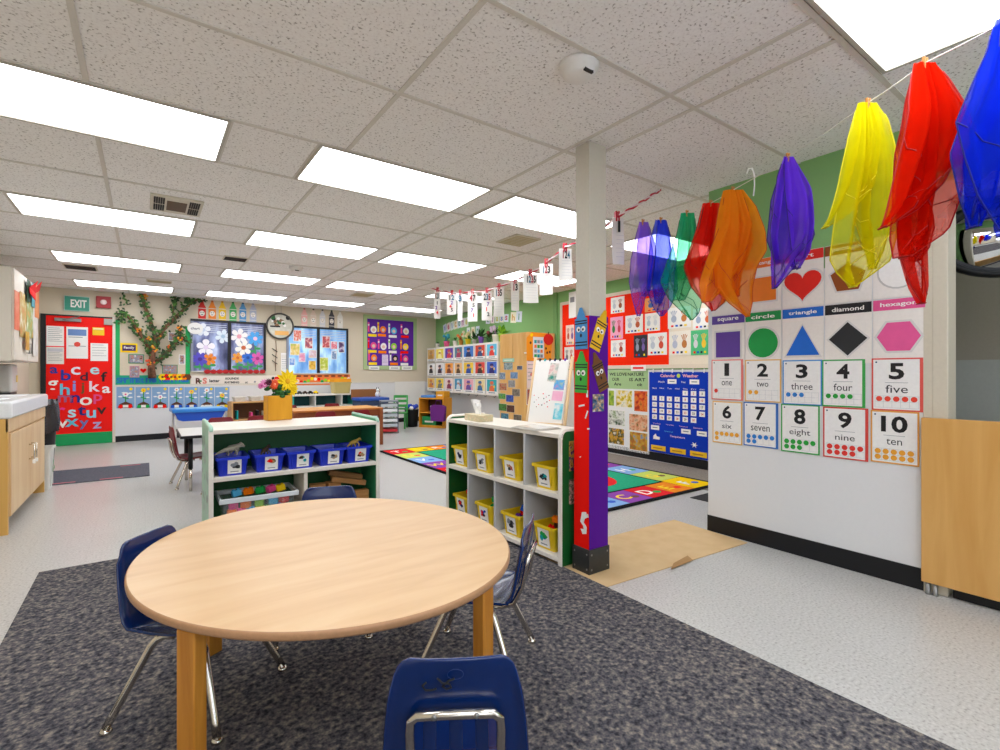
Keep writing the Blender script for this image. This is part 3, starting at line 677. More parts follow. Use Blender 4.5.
RM = {k: ramp_mat('rug_'+k, [(.3, v), (.7, v)], 40, .95, spec=.05) for k, v in fx.items()}
n_l, n_w = 9, 4; q = 0
def cell(x0, x1, y0, y1, cc):
    global q
    c = RM[cc]; b.box(x0+.004, x1-.004, y0+.004, y1-.004, z0-.002, z1, c)
    up_text(b, S[q % 26], (x0+x1)/2-.05, (y0+y1)/2, .15, z1+.0008, PAPER if q % 2 else YELLOW); b.prism_z([((x0+x1)/2+.06+.05*math.cos(a), (y0+y1)/2-.05+.04*math.sin(a)) for a in (0, 1, 2, 3, 4, 5)], z1, z1+.0008, (RED, BLUE, BROWN, GREEN)[q % 4]); q += 1
e0 = .05
cw_, ch_ = (W-2*e0-bw)/(n_w+1), (L-2*e0-bw)/n_l
near_c = ['lime', 'sky', 'purple', 'red', 'orange']; right_c = ['yellow', 'lime', 'sky', 'purple', 'red', 'orange', 'yellow', 'lime', 'sky']; far_c = ['purple', 'red', 'sky', 'orange', 'yellow']; left_c = ['red', 'lime', 'sky', 'purple', 'red', 'orange', 'yellow', 'lime', 'sky']
for k in range(n_w+1): cell(e0+cw_*k, e0+cw_*(k+1), e0, e0+bw, near_c[k])
for k in range(n_l): cell(W-e0-bw, W-e0, e0+ch_*k, e0+ch_*(k+1), right_c[k])
for k in range(n_w+1): cell(W-e0-cw_*(k+1), W-e0-cw_*k, L-e0-bw, L-e0, far_c[k])
for k in range(n_l): cell(e0, e0+bw, L-e0-ch_*(k+1), L-e0-ch_*k, left_c[k])
b.build('letter_squares', t)
b = MB(); b.box(e0+bw+.03, W-e0-bw-.03, e0+bw+.03, L-e0-bw-.03, z0-.002, z1, ramp_mat('rug_green', [(.3, '#2a9d78'), (.7, '#33a880')], 40, .95, spec=.05))
for cx, cy, m in ((W/2+.02, e0+bw+.62, RM['red']), (W/2, L/2+.1, RM['yellow']), (W/2-.05, L-e0-bw-.62, RM['purple'])):
    b.prism_z([(cx+.33*math.cos(2*PI*k/32), cy+.42*math.sin(2*PI*k/32)) for k in range(32)], z1, z1+.0008, m); up_text(b, 'abc', cx, cy, .10, z1+.0016, PAPER)
b.build('centre_field', t)
# ================================================================== number wall
def shape_pts(kind, r):
    if kind == 'square': return [(-r, -r), (r, -r), (r, r), (-r, r)]
    if kind == 'rectangle': return [(-r, -r*.92), (r, -r*.92), (r, r*.92), (-r, r*.92)]
    if kind == 'circle': return [(r*math.cos(2*PI*k/28), r*math.sin(2*PI*k/28)) for k in range(28)]
    if kind == 'triangle': return [(-r*1.08, -r), (r*1.08, -r), (0, r*1.1)]
    if kind == 'diamond': return [(0, -r*1.15), (r*1.15, 0), (0, r*1.15), (-r*1.15, 0)]
    if kind == 'hexagon': return [(-r*.65, -r), (r*.65, -r), (r*1.25, 0), (r*.65, r), (-r*.65, r), (-r*1.25, 0)]
    if kind == 'pentagon': return [(r*1.1*math.cos(PI/2+2*PI*k/5), r*1.05*math.sin(PI/2+2*PI*k/5)) for k in range(5)]
    if kind == 'star': return [((r*1.2 if k % 2 == 0 else r*.52)*math.cos(PI/2+PI*k/5), (r*1.2 if k % 2 == 0 else r*.52)*math.sin(PI/2+PI*k/5)) for k in range(10)]
    if kind == 'heart': return [(r*1.15*16*math.sin(a)**3/16, r*1.1*(13*math.cos(a)-5*math.cos(2*a)-2*math.cos(3*a)-math.cos(4*a))/16) for a in [2*PI*k/36 for k in range(36)]]
SHEEN = dict(rough=.32, spec=.5)
cols5 = [(713, 745.5), (746.5, 782), (783.5, 824.5), (826, 872.5), (874, 926)]
def shape_card(i, rowi, kind, word, hexa, head):
    x0, x1 = cols5[i]; u0 = NUM.pt(x0, 372)[0]; u1 = NUM.pt(x1, 372)[0]; hw = (u1-u0)/2
    w1, w0 = ((1.572, 1.215), (1.93, 1.578))[rowi]; hh = (w1-w0)/2
    b = MB(); b.box(-hw, hw, -.003, 0, -hh, hh, mat('#ece6df', .35, spec=.5)); m = mat(hexa, .4, spec=.4, grain=.1, gscale=14); hm = mat(head, .4)
    b.rect(-hw, hw, hh-.062, hh-.002, -.0036, hm); b.text(word, 0, hh-.033, .030 if any(c in word for c in 'qgp') else .026, -.0042, PAPER, .015, w=min(.165, .026*len(word)))
    r = {'circle': .098, 'hexagon': .079, 'square': .09, 'heart': .095, 'triangle': .09}.get(kind, .086); s = shape_pts(kind, r); b.M = Matrix.Translation((0, 0, -.032)); k = 1.14
    b.flat([(x*k, z*k) for x, z in s], -.0035, mat('#d9d6d2', .4)); b.flat(s, -.0041, m)
    if kind == 'oval': pass
    b.M = None
    on(NUM, b, 'shape_poster', (u0+u1)/2, (w0+w1)/2, '%s shape poster with %s heading strip' % (word, head_n[head]), 'poster', 'shape posters', .0095)
head_n = {'#5b3f97': 'a purple', '#0f8f46': 'a green', '#1568c8': 'a blue', '#17181c': 'a black', '#e2548f': 'a pink', '#f3b51d': 'a yellow', '#ef7420': 'an orange', '#dc2a22': 'a red', '#8a4a1c': 'a brown', '#d9d5d0': 'a pale grey'}
for i, (k, c, h) in enumerate((('square', '#5a3795', '#5b3f97'), ('circle', '#0f9a44', '#0f8f46'), ('triangle', '#1668cf', '#1568c8'), ('diamond', '#26292d', '#17181c'), ('hexagon', '#e85a98', '#e2548f'))): shape_card(i, 0, k, k, c, h)
for i, (k, c, h) in enumerate((('star', '#f5c21a', '#f3b51d'), ('rectangle', '#ee7f1f', '#ef7420'), ('heart', '#e0241b', '#dc2a22'), ('pentagon', '#8f4716', '#8a4a1c'))): shape_card(i, 1, k, k, c, h)
x0, x1 = cols5[4]; u0 = NUM.pt(x0, 372)[0]; u1 = NUM.pt(x1, 372)[0]; hw = (u1-u0)/2; b = MB(); b.box(-hw, hw, -.003, 0, -.176, .176, mat('#ece6df', .35, spec=.5)); b.text('oval', .02, .15, .022, -.0038, BLACK, .01)
b.ring(0, -.03, .09, .099, -.0036, mat('#c3bfbb', .4)); b.disc(0, -.03, .09, -.0036, mat('#f1eeea', .3, spec=.6), 28); on(NUM, b, 'shape_poster', (u0+u1)/2, 1.754, 'pale oval shape poster with a grey ring', 'poster', 'shape posters', .0095)
words = 'one two three four five six seven eight nine ten'.split()
dots = ['#e2362c', '#eda832', '#2b7ed0', '#27a33c', '#e8432f', '#eda832', '#2b7ed0', '#27a33c', '#e2362c', '#eaa22d']
edges = ['#e8796f', '#e8b765', '#3f8fd4', '#3aa94b', '#e0574c', '#e8b765', '#2f6fc0', '#3aa94b', '#d8453c', '#e6a44a']
cardpx = [(712.5, 744, 359.5, 400), (746, 782, 359.5, 402), (783.5, 823, 360, 405), (823, 866, 359.5, 407), (872.5, 924, 358, 411), (713.5, 743, 401.5, 443.5), (744.5, 779, 402.5, 447), (782, 820.5, 404.5, 453), (824, 869, 407.5, 459), (871.5, 920, 411, 464)]
for i in range(10):
    x0, x1, y0, y1 = cardpx[i]; u0 = NUM.pt(x0, 372)[0]; u1 = NUM.pt(x1, 372)[0]; w1 = NUM.pt((x0+x1)/2, y0)[1]; w0 = NUM.pt((x0+x1)/2, y1)[1]; hw, hh = (u1-u0)/2, (w1-w0)/2
    b = MB(); b.box(-hw, hw, -.003, 0, -hh, hh, mat(edges[i], .5)); q = .008; b.rect(-hw+q, hw-q*(1.8 if i in (0, 3, 4, 6, 8) else 1), -hh+q, hh-q, -.0036, mat('#f0eeeb', .4, spec=.4))
    b.text(str(i+1), 0, hh*.50, hh*.62, -.0042, mat('#16161a', .4), .03, w=hw*(1.1 if i == 9 else .30 if i == 0 else .6))
    b.rect(-hw*.45, hw*.45, hh*.06, hh*.075, -.0042, GREY); b.text(words[i], 0, -hh*.17, hh*(.30 if i in (0, 2, 3, 4, 6, 7) and any(c in words[i] for c in 'hfgt') else .22), -.0042, mat('#2b2b2f', .5), .0, w=hw*.29*len(words[i])*.75)
    dm = mat(dots[i], .5); cw = hw*1.7/5; z1 = -hh*.44; ch = hh*.22
    for r in range(3): b.rect(-hw*.86, hw*.84, z1-r*ch-.0006, z1-r*ch+.0006, -.0041, mat('#b9bcc4', .6))
    for c in range(6): b.rect(-hw*.86+c*cw-.0006, -hw*.86+c*cw+.0006, z1-2*ch, z1, -.0041, mat('#b9bcc4', .6))
    for k in range(i+1):
        b.disc(-hw*.86+(k % 5+.5)*cw, z1-(k//5+.5)*ch, min(cw, ch)*.46, -.0045, dm, 12)
    b.disc(-hw+.022, hh-.022, .005, -.0042, mat('#2a4a6a', .5), 8)
    on(NUM, b, 'number_card', (u0+u1)/2, (w0+w1)/2, 'number card %d with %s %s dot%s' % (i+1, words[i], ('red', 'yellow', 'blue', 'green')[(0, 1, 2, 3, 0, 1, 2, 3, 0, 1)[i]], '' if i == 0 else 's'), 'poster', 'number cards', .0098)

# half-height oak gate, its foot, convex mirror in the doorway
OAK = wood('oak_panel', '#cd9850', '#dcab66', 1.6, 'z', .35)
gx = 3.33; g = thing('gate', 'tall oak panel half gate closing the doorway', 'gate', (gx, -.28, .0), 0)
b = MB(); b.box(0, .03, 0, 1.115, .062, .925, OAK, .003); b.build('gate_panel', g)
b = MB()
for y in (1.09, 1.06): b.lathe([(.012, 0), (.014, .006), (.011, .012), (.011, .06)], STEEL, 12, .016, y)
b.build('gate_foot', g)
b = MB()
for z in (.3, .75): b.box(.03, .05, 1.06, 1.10, z, z+.07, STEEL, .002)
b.build('hinge', g)
MIR = mat('#e8eaec', .03, 1.0, grain=0)
c = at_depth(1001, 238, 2.75); t = thing('convex_mirror', 'black rimmed convex security mirror inside the doorway', 'mirror', c, math.radians(-62))
b = MB(); n = 40; R_ = .30; vs = []
for k in range(n):
    a = 2*PI*k/n
    for rr, y in ((R_*.86, -.02), (R_*.9, -.045), (R_, -.035), (R_*1.02, 0), (R_*.9, .03)): vs.append((rr*math.cos(a), y, rr*.72*math.sin(a)))
b.add(vs, [(k*5+j, k*5+j+1, ((k+1) % n)*5+j+1, ((k+1) % n)*5+j) for k in range(n) for j in range(4)], BLACK, True); b.build('rim', t)
b = MB(); rows = []
for i in range(11):
    f = i/10; rows.append([(R_*.88*f*math.cos(2*PI*k/n), -.02-.11*(1-f*f), R_*.63*f*math.sin(2*PI*k/n)) for k in range(n+1)])
b.grid(rows, MIR); b.build('mirror_face', t)
b = MB(); b.tube([(0, .02, 0), (0, .12, .02), (0, .2, .05)], .012, BLACK); b.box(-.04, .04, .2, .215, 0, .1, BLACK, .003); b.build('bracket', t)

# ================================================================== crayons on the pillar
def crayon(cx, cz, L, w, hexa, rot, face, label):      # paper crayon: drawn flat, tip up
    fr = PILL if face == 'front' else PILR
    b = MB(); b.M = Matrix.Rotation(-rot, 4, 'Y'); m = mat(hexa, .5); dk = mat('#15151c', .6)
    b.prism([(-w/2, -L/2), (w/2, -L/2), (w/2, L*.24), (w*.38, L*.24), (w*.09, L/2), (-w*.09, L/2), (-w*.38, L*.24), (-w/2, L*.24)], -.003, 0, m)
    for z0, z1 in ((-.42, -.39), (-.35, -.32), (.10, .13), (.16, .19)): b.rect(-w/2, w/2, z0*L, z1*L, -.0036, dk)
    for sx in (-1, 1): b.disc(sx*w*.2, -.02*L, w*.17, -.0037, PAPER, 14); b.disc(sx*w*.17, -.03*L, w*.08, -.0041, dk, 10)
    b.disc(0, -.17*L, w*.09, -.0038, dk, 10, w*.12)
    on(fr, b, 'paper_crayon', cx, cz, label, 'cutout', 'paper crayons on the pillar', .0025)
PILL = Frame(cx0, cy1, -90.0); PILR = Frame(cx0, cy0, 0.0)
def pz(py, d=2.86): return EYE-(py-CY)/F_PX*d
crayon(.062, (pz(308)+pz(348))/2, pz(307)-pz(349), .098, '#3f8fd0', .02, 'front', 'blue paper crayon with a surprised face, top of the red pillar side')
crayon(.062, (pz(352)+pz(392))/2, pz(351)-pz(393), .098, '#3fae3c', -.02, 'front', 'green paper crayon under the blue one on the red pillar side')
crayon(.085, (pz(308)+pz(351))/2, .25, .085, '#e8b51e', -.38, 'right', 'yellow paper crayon leaning on the purple pillar side')
crayon(.078, (pz(352)+pz(391))/2, .235, .085, '#71471f', .38, 'right', 'brown paper crayon below the yellow one on the purple side')
b = MB(); b.box(-.045, .045, -.003, 0, -.05, .05, picture('#17202e', '#3d6a8f', '#b08a5a', '#dfe4e8', scale=45)); on(PILR, b, 'photo_print', .07, pz(403), 'small dark photo stuck below the brown crayon', 'photo', None, .0025)
b = MB(); S_ = [(-.012, .03), (.012, .034), (.02, .018), (.004, .012), (-.002, .0), (.016, -.012), (.014, -.032), (-.008, -.036), (-.02, -.022), (.0, -.02), (-.004, -.01), (-.022, 0)]
b.prism([(x*1.3, z*1.9) for x, z in S_], -.003, 0, PAPER); on(PILL, b, 'paper_scrap', .085, pz(523), 'torn white paper scrap low on the red pillar side', 'scrap', None, .0025)
b = MB()
for x, z, w, h, r in ((-.02, .35, .05, .010, .2), (.025, .42, .014, .04, 0), (.02, .30, .01, .05, -.4), (.035, .22, .02, .008, .1), (-.03, .05, .012, .006, .5), (.03, -.28, .01, .02, .2)):
    b.flat([(x+p*math.cos(r)-q*math.sin(r), z+p*math.sin(r)+q*math.cos(r)) for p, q in ((-w/2, -h/2), (w/2, -h/2), (w/2, h/2), (-w/2, h/2))], -.001, PAPER)
o = b.build('torn_tape', col, PILL.world(.085, .62, .0026), PILL.a, weld=False)

# ================================================================== far right wall: bulletin board, sheets, photographs, calendar
ub0, ub1, wb0, wb1 = RIGHT.rect(563, 305, 671, 364.5); uc0, uc1 = RIGHT.pt(669.5, 330)[0], RIGHT.pt(724, 330)[0]
wt = RIGHT.pt(611, 297)[1]; wl = RIGHT.pt(640, 365)[1]
t = thing('bulletin_board', 'red and cream bulletin board of handprint sheets', 'bulletin board', RIGHT.world((ub0+uc1)/2, 0, .0), RIGHT.a)
um = (ub0+uc1)/2; wbd = uc1-ub0
b = MB(); b.box(ub0-um, uc0-um, -.012, 0, wl, wt, mat('#ff2d08', .7, spec=.08)); b.build('red_backing', t)
b = MB(); b.box(uc0-um, uc1-um, -.012, 0, wl, wt, mat('#ecdfcb', .8)); b.build('cream_backing', t)
b = MB(); q = .05; FRB = mat('#e3d6c2', .6)
for a in ((ub0-um-q, uc1-um+q, wt, wt+q), (ub0-um-q, uc1-um+q, wl-q, wl), (ub0-um-q, ub0-um, wl, wt), (uc1-um, uc1-um+q, wl, wt)): b.box(a[0], a[1], -.02, 0, a[2], a[3], FRB)
b.build('frame', t)
b = MB(); p0 = RIGHT.pt(565, 300); b.box(0, .09, -.004, 0, 0, .32, PAPER); 
RB = RIGHT.out(.013)
def hand_sheet(x0, y0, x1, y1, paper, c1, c2, label):
    b, u, w, hw, hh = sheet(RB, x0, y0, x1, y1, paper)
    for sx, cc in ((-.42, c1), (.38, c2)):
        m = mat(cc, .6); X = sx*hw*1.1
        b.disc(X, -.1*hh, hw*.24, -.0037, m, 12, hh*.34)
        for k in range(4): a = math.radians(60+20*k); b.flat([(X+hw*.05*math.cos(a+1.6), 0), (X+hw*.5*math.cos(a)+hw*.05, hh*.62*math.sin(a)+.1*hh), (X+hw*.5*math.cos(a)-hw*.05, hh*.62*math.sin(a)+.1*hh), (X-hw*.05, 0)], -.0039, m)
    for k in range(4): b.rect(-hw*.7+hw*.38*k, -hw*.7+hw*.38*k+hw*.22, -hh*.86, -hh*.68, -.0038, (RED, BLUE, BLACK, YELLOW)[k])
    on(RB, b, 'handprint_sheet', u, w, label, 'artwork', 'handprint sheets on the bulletin board')
hs = [(611, 297, 624.5, 313, PAPER, '#c9ccd6', '#a0522a', 'white handprint sheet in the top corner of the red board by the pillar'), (610.5, 317, 623, 339, mat('#f3a6c6', .7), '#2c7a3a', '#d43a57', 'pink handprint sheet on the red board'), (611, 340, 625.5, 357, PAPER, '#cfd2da', '#b2402a', 'white handprint sheet below the pink one'),
      (625.5, 315, 643, 333, PAPER, '#c2c8d6', '#c25a2c', 'white handprint sheet right of the pink sheet'), (645, 313, 660, 331, PAPER, '#bfc6d4', '#d9dbe0', 'white handprint sheet under the blue scarf'), (634, 335, 647.5, 357.5, mat('#2b2d33', .7), '#9aa0b4', '#7b63b0', 'black handprint sheet low on the red board'),
      (648, 333, 667, 355, PAPER, '#c3c8d4', '#d3482a', 'white handprint sheet beside the black one'), (668, 307, 691, 328, PAPER, '#aab4c9', '#c97b3d', 'white handprint sheet at the top of the cream board'), (669.5, 331, 691, 355, mat('#f3ece0', .7), '#b9bed2', '#bd7434', 'cream handprint sheet beside the green one'),
      (691, 330, 709.5, 355, mat('#4dbd7d', .7), '#d9dce0', '#f0c52e', 'green handprint sheet on the cream board'), (693, 308, 714, 329, PAPER, '#9fb0c8', '#d9622d', 'white handprint sheet at the board end by the number wall'), (566, 325, 575, 345, mat('#f7d9c8', .7), '#c85a3d', '#7b5ba0', 'peach handprint sheet left of the pillar'),
      (564.5, 347, 574.5, 366, PAPER, '#6b6f78', '#c85a3d', 'white handprint sheet left of the pillar under the peach one'), (645, 297, 668, 311, mat('#f7a35c', .7), '#3b6aa8', '#c94f2d', 'orange handprint sheet behind the blue scarf')]
for h in hs: hand_sheet(*h)
b, u, w, hw, hh = sheet(RIGHT, 570, 292, 577, 318); b.rect(-hw*.6, hw*.6, hh*.2, hh*.6, -.0036, GREY); on(RIGHT.out(.022), b, 'notice_sheet', u, w, 'narrow white notice on the board corner left of the pillar', 'notice')
b, u, w, hw, hh = sheet(RB.out(.01), 631, 365, 646, 371); b.rect(-hw*.7, hw*.7, -hh*.3, hh*.3, -.0036, RED); on(RB.out(.01), b, 'title_strip', u, w, 'small white title strip under the red board', 'sign')
# green lettered valance, white photo panel
RW = RIGHT.out(.009)
b, u, w, hw, hh = sheet(RW, 608.5, 370, 648, 389, mat('#a9c992', .8)); rr = random.Random(3)
for r_, (s_, z, x) in enumerate((('WE LOVE', .55, -.48), ('OUR', .0, -.6), ('Are', -.5, -.5), ('NATURE', .55, .42), ('IS ART', .0, .5), ('ok', -.5, .62))):
    b.text(s_, x*hw, z*hh, hh*.34, -.0038, BLACK, .02, w=hw*.13*len(s_))
on(RW, b, 'lettered_banner', u, w, 'pale green banner with dark lettering above the nature photos', 'banner')
pics = [(608.5, 390, 614.5, 406, ('#4b7a25', '#9bbb3f', '#d8d24c'), 'yellow green nature photo cut off by the pillar'), (616, 390, 632.5, 407.5, ('#3b5d1e', '#e2c62e', '#f2efe2', '#7d9a3c'), 'nature photo of a yellow and white flower'), (634, 390.5, 648, 412, ('#5a1a10', '#d23f1e', '#e8842f', '#31130c'), 'red and orange leaves nature photo'),
        (608.5, 410, 625, 425.5, ('#24451c', '#e8ebe6', '#6d8f4a'), 'nature photo of white petals on green'), (629, 414, 648, 431.5, ('#4b6a30', '#d98a63', '#e9c09c', '#3b3a2a'), 'nature photo of an orange meadow with trees'), (608.5, 428, 624.5, 444.5, ('#2c5a9c', '#d9a52b', '#2b3a1a', '#e9e4d2'), 'nature photo of yellow flowers under blue sky'), (629.5, 432, 648, 451, ('#6f93c0', '#c9a337', '#b56a2c', '#7c7f33'), 'nature photo of golden fields and hills')]
b, u, w, hw, hh = sheet(RW, 608.3, 389.2, 649.3, 451, mat('#eceef0', .5)); on(RW, b, 'display_panel', u, w, 'white backing panel carrying the nature photos', 'panel')
RP = RW.out(.0045)
for x0, y0, x1, y1, cs, lab in pics:
    b, u, w, hw, hh = sheet(RP, x0, y0, x1, y1, PAPER, .002); q = .008; b.rect(-hw+q, hw-q, -hh+q, hh-q, -.0026, picture(*cs, scale=14)); on(RP, b, 'nature_photo', u, w, lab, 'photo', 'nature photos')
# calendar pocket chart
RW = RIGHT.out(.022); u0, u1, w0, w1 = RW.rect(649.5, 371, 709.5, 468); w0, w1 = .118, RW.pt(650, 372)[1]; hw, hh = (u1-u0)/2, (w1-w0)/2
CB = mat('#0738b8', .55, spec=.15, grain=.06)
t = thing('pocket_chart', 'blue calendar pocket chart with number cards', 'calendar', RW.world((u0+u1)/2, (w0+w1)/2, 0), RW.a)
b = MB(); b.box(-hw, hw, -.006, 0, -hh, hh, CB); b.text('Calendar', -.33*hw, hh*.91, hh*.075, -.007, mat('#f3b3b0', .5), .03, w=hw*.52); b.text('Weather', .42*hw, hh*.91, hh*.075, -.007, mat('#f3b3b0', .5), .03, w=hw*.5); b.disc(.04*hw, hh*.91, hw*.06, -.0075, mat('#c6e04a', .5), 12)
b.text('Month', -.55*hw, hh*.76, hh*.045, -.007, PAPER, .0, w=hw*.22); b.text('Year', .2*hw, hh*.76, hh*.045, -.007, PAPER, .0, w=hw*.16)
for k, d in enumerate(('Sun', 'Mon', 'Tue', 'Wed', 'Thu', 'Fri', 'Sat')): b.text(d, (-.80+.265*k)*hw, hh*.60, hh*.035, -.007, PAPER, 0, w=hw*.15)
for k, d in enumerate(('Today', 'Yesterday', 'Tomorrow', 'Season')): b.text(d, (-.72+.46*k)*hw, -hh*.29, hh*.035, -.007, mat('#f0c8d8', .5), 0, w=hw*.28)
b.text('Temperature', .0, -hh*.56, hh*.06, -.007, mat('#f0c8d8', .5), .02, w=hw*.5); b.text('Attendance', -.3*hw, -hh*.45, hh*.03, -.007, SKY, 0, w=hw*.3)
b.flat([(-.85*hw, -.68*hh), (-.62*hw, -.68*hh), (-.60*hw, -.62*hh), (-.72*hw, -.60*hh), (-.76*hw, -.54*hh), (-.84*hw, -.60*hh)], -.007, PAPER)
b.flat([(.55*hw+(.12 if k % 2 == 0 else .045)*hw*math.cos(PI*k/6), -.69*hh+(.09 if k % 2 == 0 else .03)*hh*.8*math.sin(PI*k/6)) for k in range(12)], -.007, PAPER)
b.build('chart_backing', t)
n_ = 0
for r_ in range(6):
    for k in range(7):
        n_ = r_*7+k-2
        if r_ == 0 and k < 4: continue
        if n_ > 31 or (r_ == 5): continue
        x = (-.80+.265*k)*hw; z = (.50-.155*r_)*hh; b = MB(); b.box(x-.085*hw, x+.085*hw, -.008, -.006, z-.058*hh, z+.058*hh, PAPER); b.text(str(max(1, r_*7+k-3)), x, z, hh*.055, -.0085, (BLACK, mat('#c8503c', .6))[(r_+k) % 2], .02); b.build('date_card', t)
for x, z, l in ((-.18, .77, 'May'), (.55, .77, '2023'), (-.78, -.39, ''), (.28, -.40, ''), (.78, -.41, '')):
    b = MB(); b.box((x-.15)*hw, (x+.15)*hw, -.008, -.006, (z-.055)*hh, (z+.055)*hh, PAPER); b.rect((x-.09)*hw, (x+.09)*hw, (z-.012)*hh, (z+.012)*hh, -.0085, GREY); b.build('word_card', t)
for x in (-.66, .02, .68):
    b = MB(); b.box((x-.26)*hw, (x+.26)*hw, -.012, -.006, -.95*hh, -.83*hh, mat('#f0c01c', .5), .002); b.rect((x-.18)*hw, (x+.15)*hw, -.91*hh, -.88*hh, -.0125, mat('#b8860e', .5)); b.build('yellow_pocket', t)
b = MB()
for k in range(6): b.box((-.85+.34*k)*hw-.006, (-.85+.34*k)*hw+.006, -.012, 0, hh-.01, hh+.04, PAPER)
b.build('hanging_tab', t)
# green trim board above the calendar's rail
# ================================================================== far wall: exit door and its letters
u0, u1, w0, w1 = BACK.rect(46, 317, 112.3, 444); wtop = BACK.pt(80, 317)[1]; ul = BACK.pt(40.5, 380)[0]
t = bpy.data.objects.new('door_1', None); C.objects.link(t); t.location = BACK.world(u0, 0); t.rotation_euler.z = BACK.a; struct(t)
DW = u1-u0; DRED = mat('#f8160b', .5, spec=.2, grain=.05, gscale=6)
b = MB(); b.box(0, DW, -.03, 0, .17, wtop, DRED, .003); b.build('door_leaf', t)
b = MB(); b.box(0, DW, -.033, 0, .005, .19, mat('#0aa15a', .5)); b.build('green_kick_panel', t)
b = MB(); b.box(ul-u0, 0, -.05, 0, 0, wtop+.02, BLACK, .002); b.box(0, DW, -.04, 0, wtop, wtop+.02, BLACK); b.box(DW, DW+.04, -.045, 0, 0, wtop+.03, mat('#ded6c8', .5), .003); b.build('door_frame', t)
b = MB(); b.box(.1, .42, -.075, -.03, wtop-.085, wtop-.035, STEEL, .004); b.tube([(.2, -.08, wtop-.06), (.28, -.16, wtop-.045), (.4, -.06, wtop+.0)], .009, STEEL); b.build('door_closer', t)
b = MB(); b.box(DW-.11, DW, -.06, -.03, wtop-.11, wtop-.01, mat('#a9a59c', .5), .003); b.build('alarm_contact', t)
b = MB(); b.tube([(.1, -.08, .95), (.1, -.1, .95), (DW-.1, -.1, .95), (DW-.1, -.08, .95)], .014, STEEL); 
b.bm.free()
BD = BACK.out(.0335)
def lined_sheet(fr, x0, y0, x1, y1, paper, rows, label, band=None, spot=None, name='notice_sheet', cat='notice', group=None):
    b, u, w, hw, hh = sheet(fr, x0, y0, x1, y1, paper)
    if band: b.rect(-hw*.85, hw*.85, hh*.45, hh*.85, -.0036, band)
    for k in range(rows):
        z = hh*((.35 if band else .8)-1.5*k/max(1, rows)*(.75 if band else 1)); b.rect(-hw*.8, hw*(.8-.3*((k*7) % 3 == 0)), z-hh*.02, z+hh*.02, -.0036, GREY)
    if spot: b.disc(0, -.1*hh, hw*.3, -.004, spot, 12)
    return on(fr, b, name, u, w, label, cat, group)
lined_sheet(BD, 46.3, 326, 64, 346, PAPER, 8, 'grey printed notice high on the red door by its hinge side'); lined_sheet(BD, 46.3, 347, 64, 364, mat('#e8e3da', .7), 6, 'printed notice under the grey one on the red door', band=mat('#c8c5cc', .6))
lined_sheet(BD, 66.3, 327, 88, 358.5, PAPER, 2, 'white door notice with blue banner and red spot', band=mat('#6c8cc4', .6), spot=mat('#e04a3c', .6)); lined_sheet(BD, 92.5, 327.5, 104.3, 335.3, mat('#f4c51c', .6), 1, 'small yellow sign on the red door', band=mat('#f6e9b0', .6), name='door_sign', cat='sign')
lined_sheet(BD, 90.5, 343.3, 108, 361, PAPER, 5, 'white printed notice on the red door below the yellow sign')
def dl(x, y): return BD.pt(x/6.25, 330+y/6.25)
PALE = '#e9e6f2'
for ch, x, y, h, c, lab in (('a', 337, 252, 36, '#2c2f8f', 'dark blue letter a at the start of the top row'), ('b', 412, 282, 62, '#2a2f9a', 'navy letter b'), ('c', 473, 255, 46, PALE, 'white letter c'), ('d', 525, 290, 50, '#4a1030', 'maroon letter d'), ('e', 592, 255, 42, '#b9dbe6', 'pale blue letter e'), ('f', 650, 292, 58, '#1c1216', 'black letter f'),
                            ('g', 330, 350, 62, '#fff3ee', 'white letter g'), ('h', 405, 370, 64, '#6cc4e4', 'sky blue letter h'), ('i', 464, 350, 60, '#8f8fd8', 'lilac letter i'), ('j', 515, 365, 66, '#7a4a1a', 'brown letter j'), ('k', 592, 352, 62, '#f3dbe6', 'pale pink letter k'), ('a', 664, 373, 40, '#f7eeee', 'small white letter a by the door edge'),
                            ('m', 408, 430, 40, '#b05a86', 'mauve letter m'), ('n', 470, 430, 44, '#1c1a86', 'navy letter n'), ('o', 537, 445, 48, '#fff1ea', 'white letter o'), ('p', 612, 432, 56, '#f04a8a', 'pink letter p'), ('r', 380, 510, 46, '#f0308a', 'pink letter r'), ('s', 450, 522, 46, '#bfe0ee', 'pale blue letter s'), ('t', 512, 505, 54, '#26247c', 'navy letter t'),
                            ('u', 570, 525, 46, '#8fd0ea', 'sky blue letter u'), ('v', 635, 505, 40, '#3a1512', 'dark brown letter v'), ('w', 372, 590, 40, '#fff1ea', 'white letter w partly behind the bin'), ('x', 450, 580, 44, '#63c3dc', 'turquoise letter x'), ('y', 525, 592, 52, '#6c78b8', 'slate blue letter y'), ('z', 607, 595, 38, '#b9a6d4', 'lilac letter z')):
    u, w = dl(x, y); k = h/6.25*.0172; b = MB(); vs, fs, ext = text_mesh(ch, .018); q = k/ext[1]
    m = mat(c, .6)
    for yy in (-.004, 0): b.add([(a*q*1.15, yy, d*q) for a, d in vs], fs, m)
    on(BD, b, 'letter_cutout', u, w, lab+' on the red door', 'letter', 'alphabet letters on the red door')
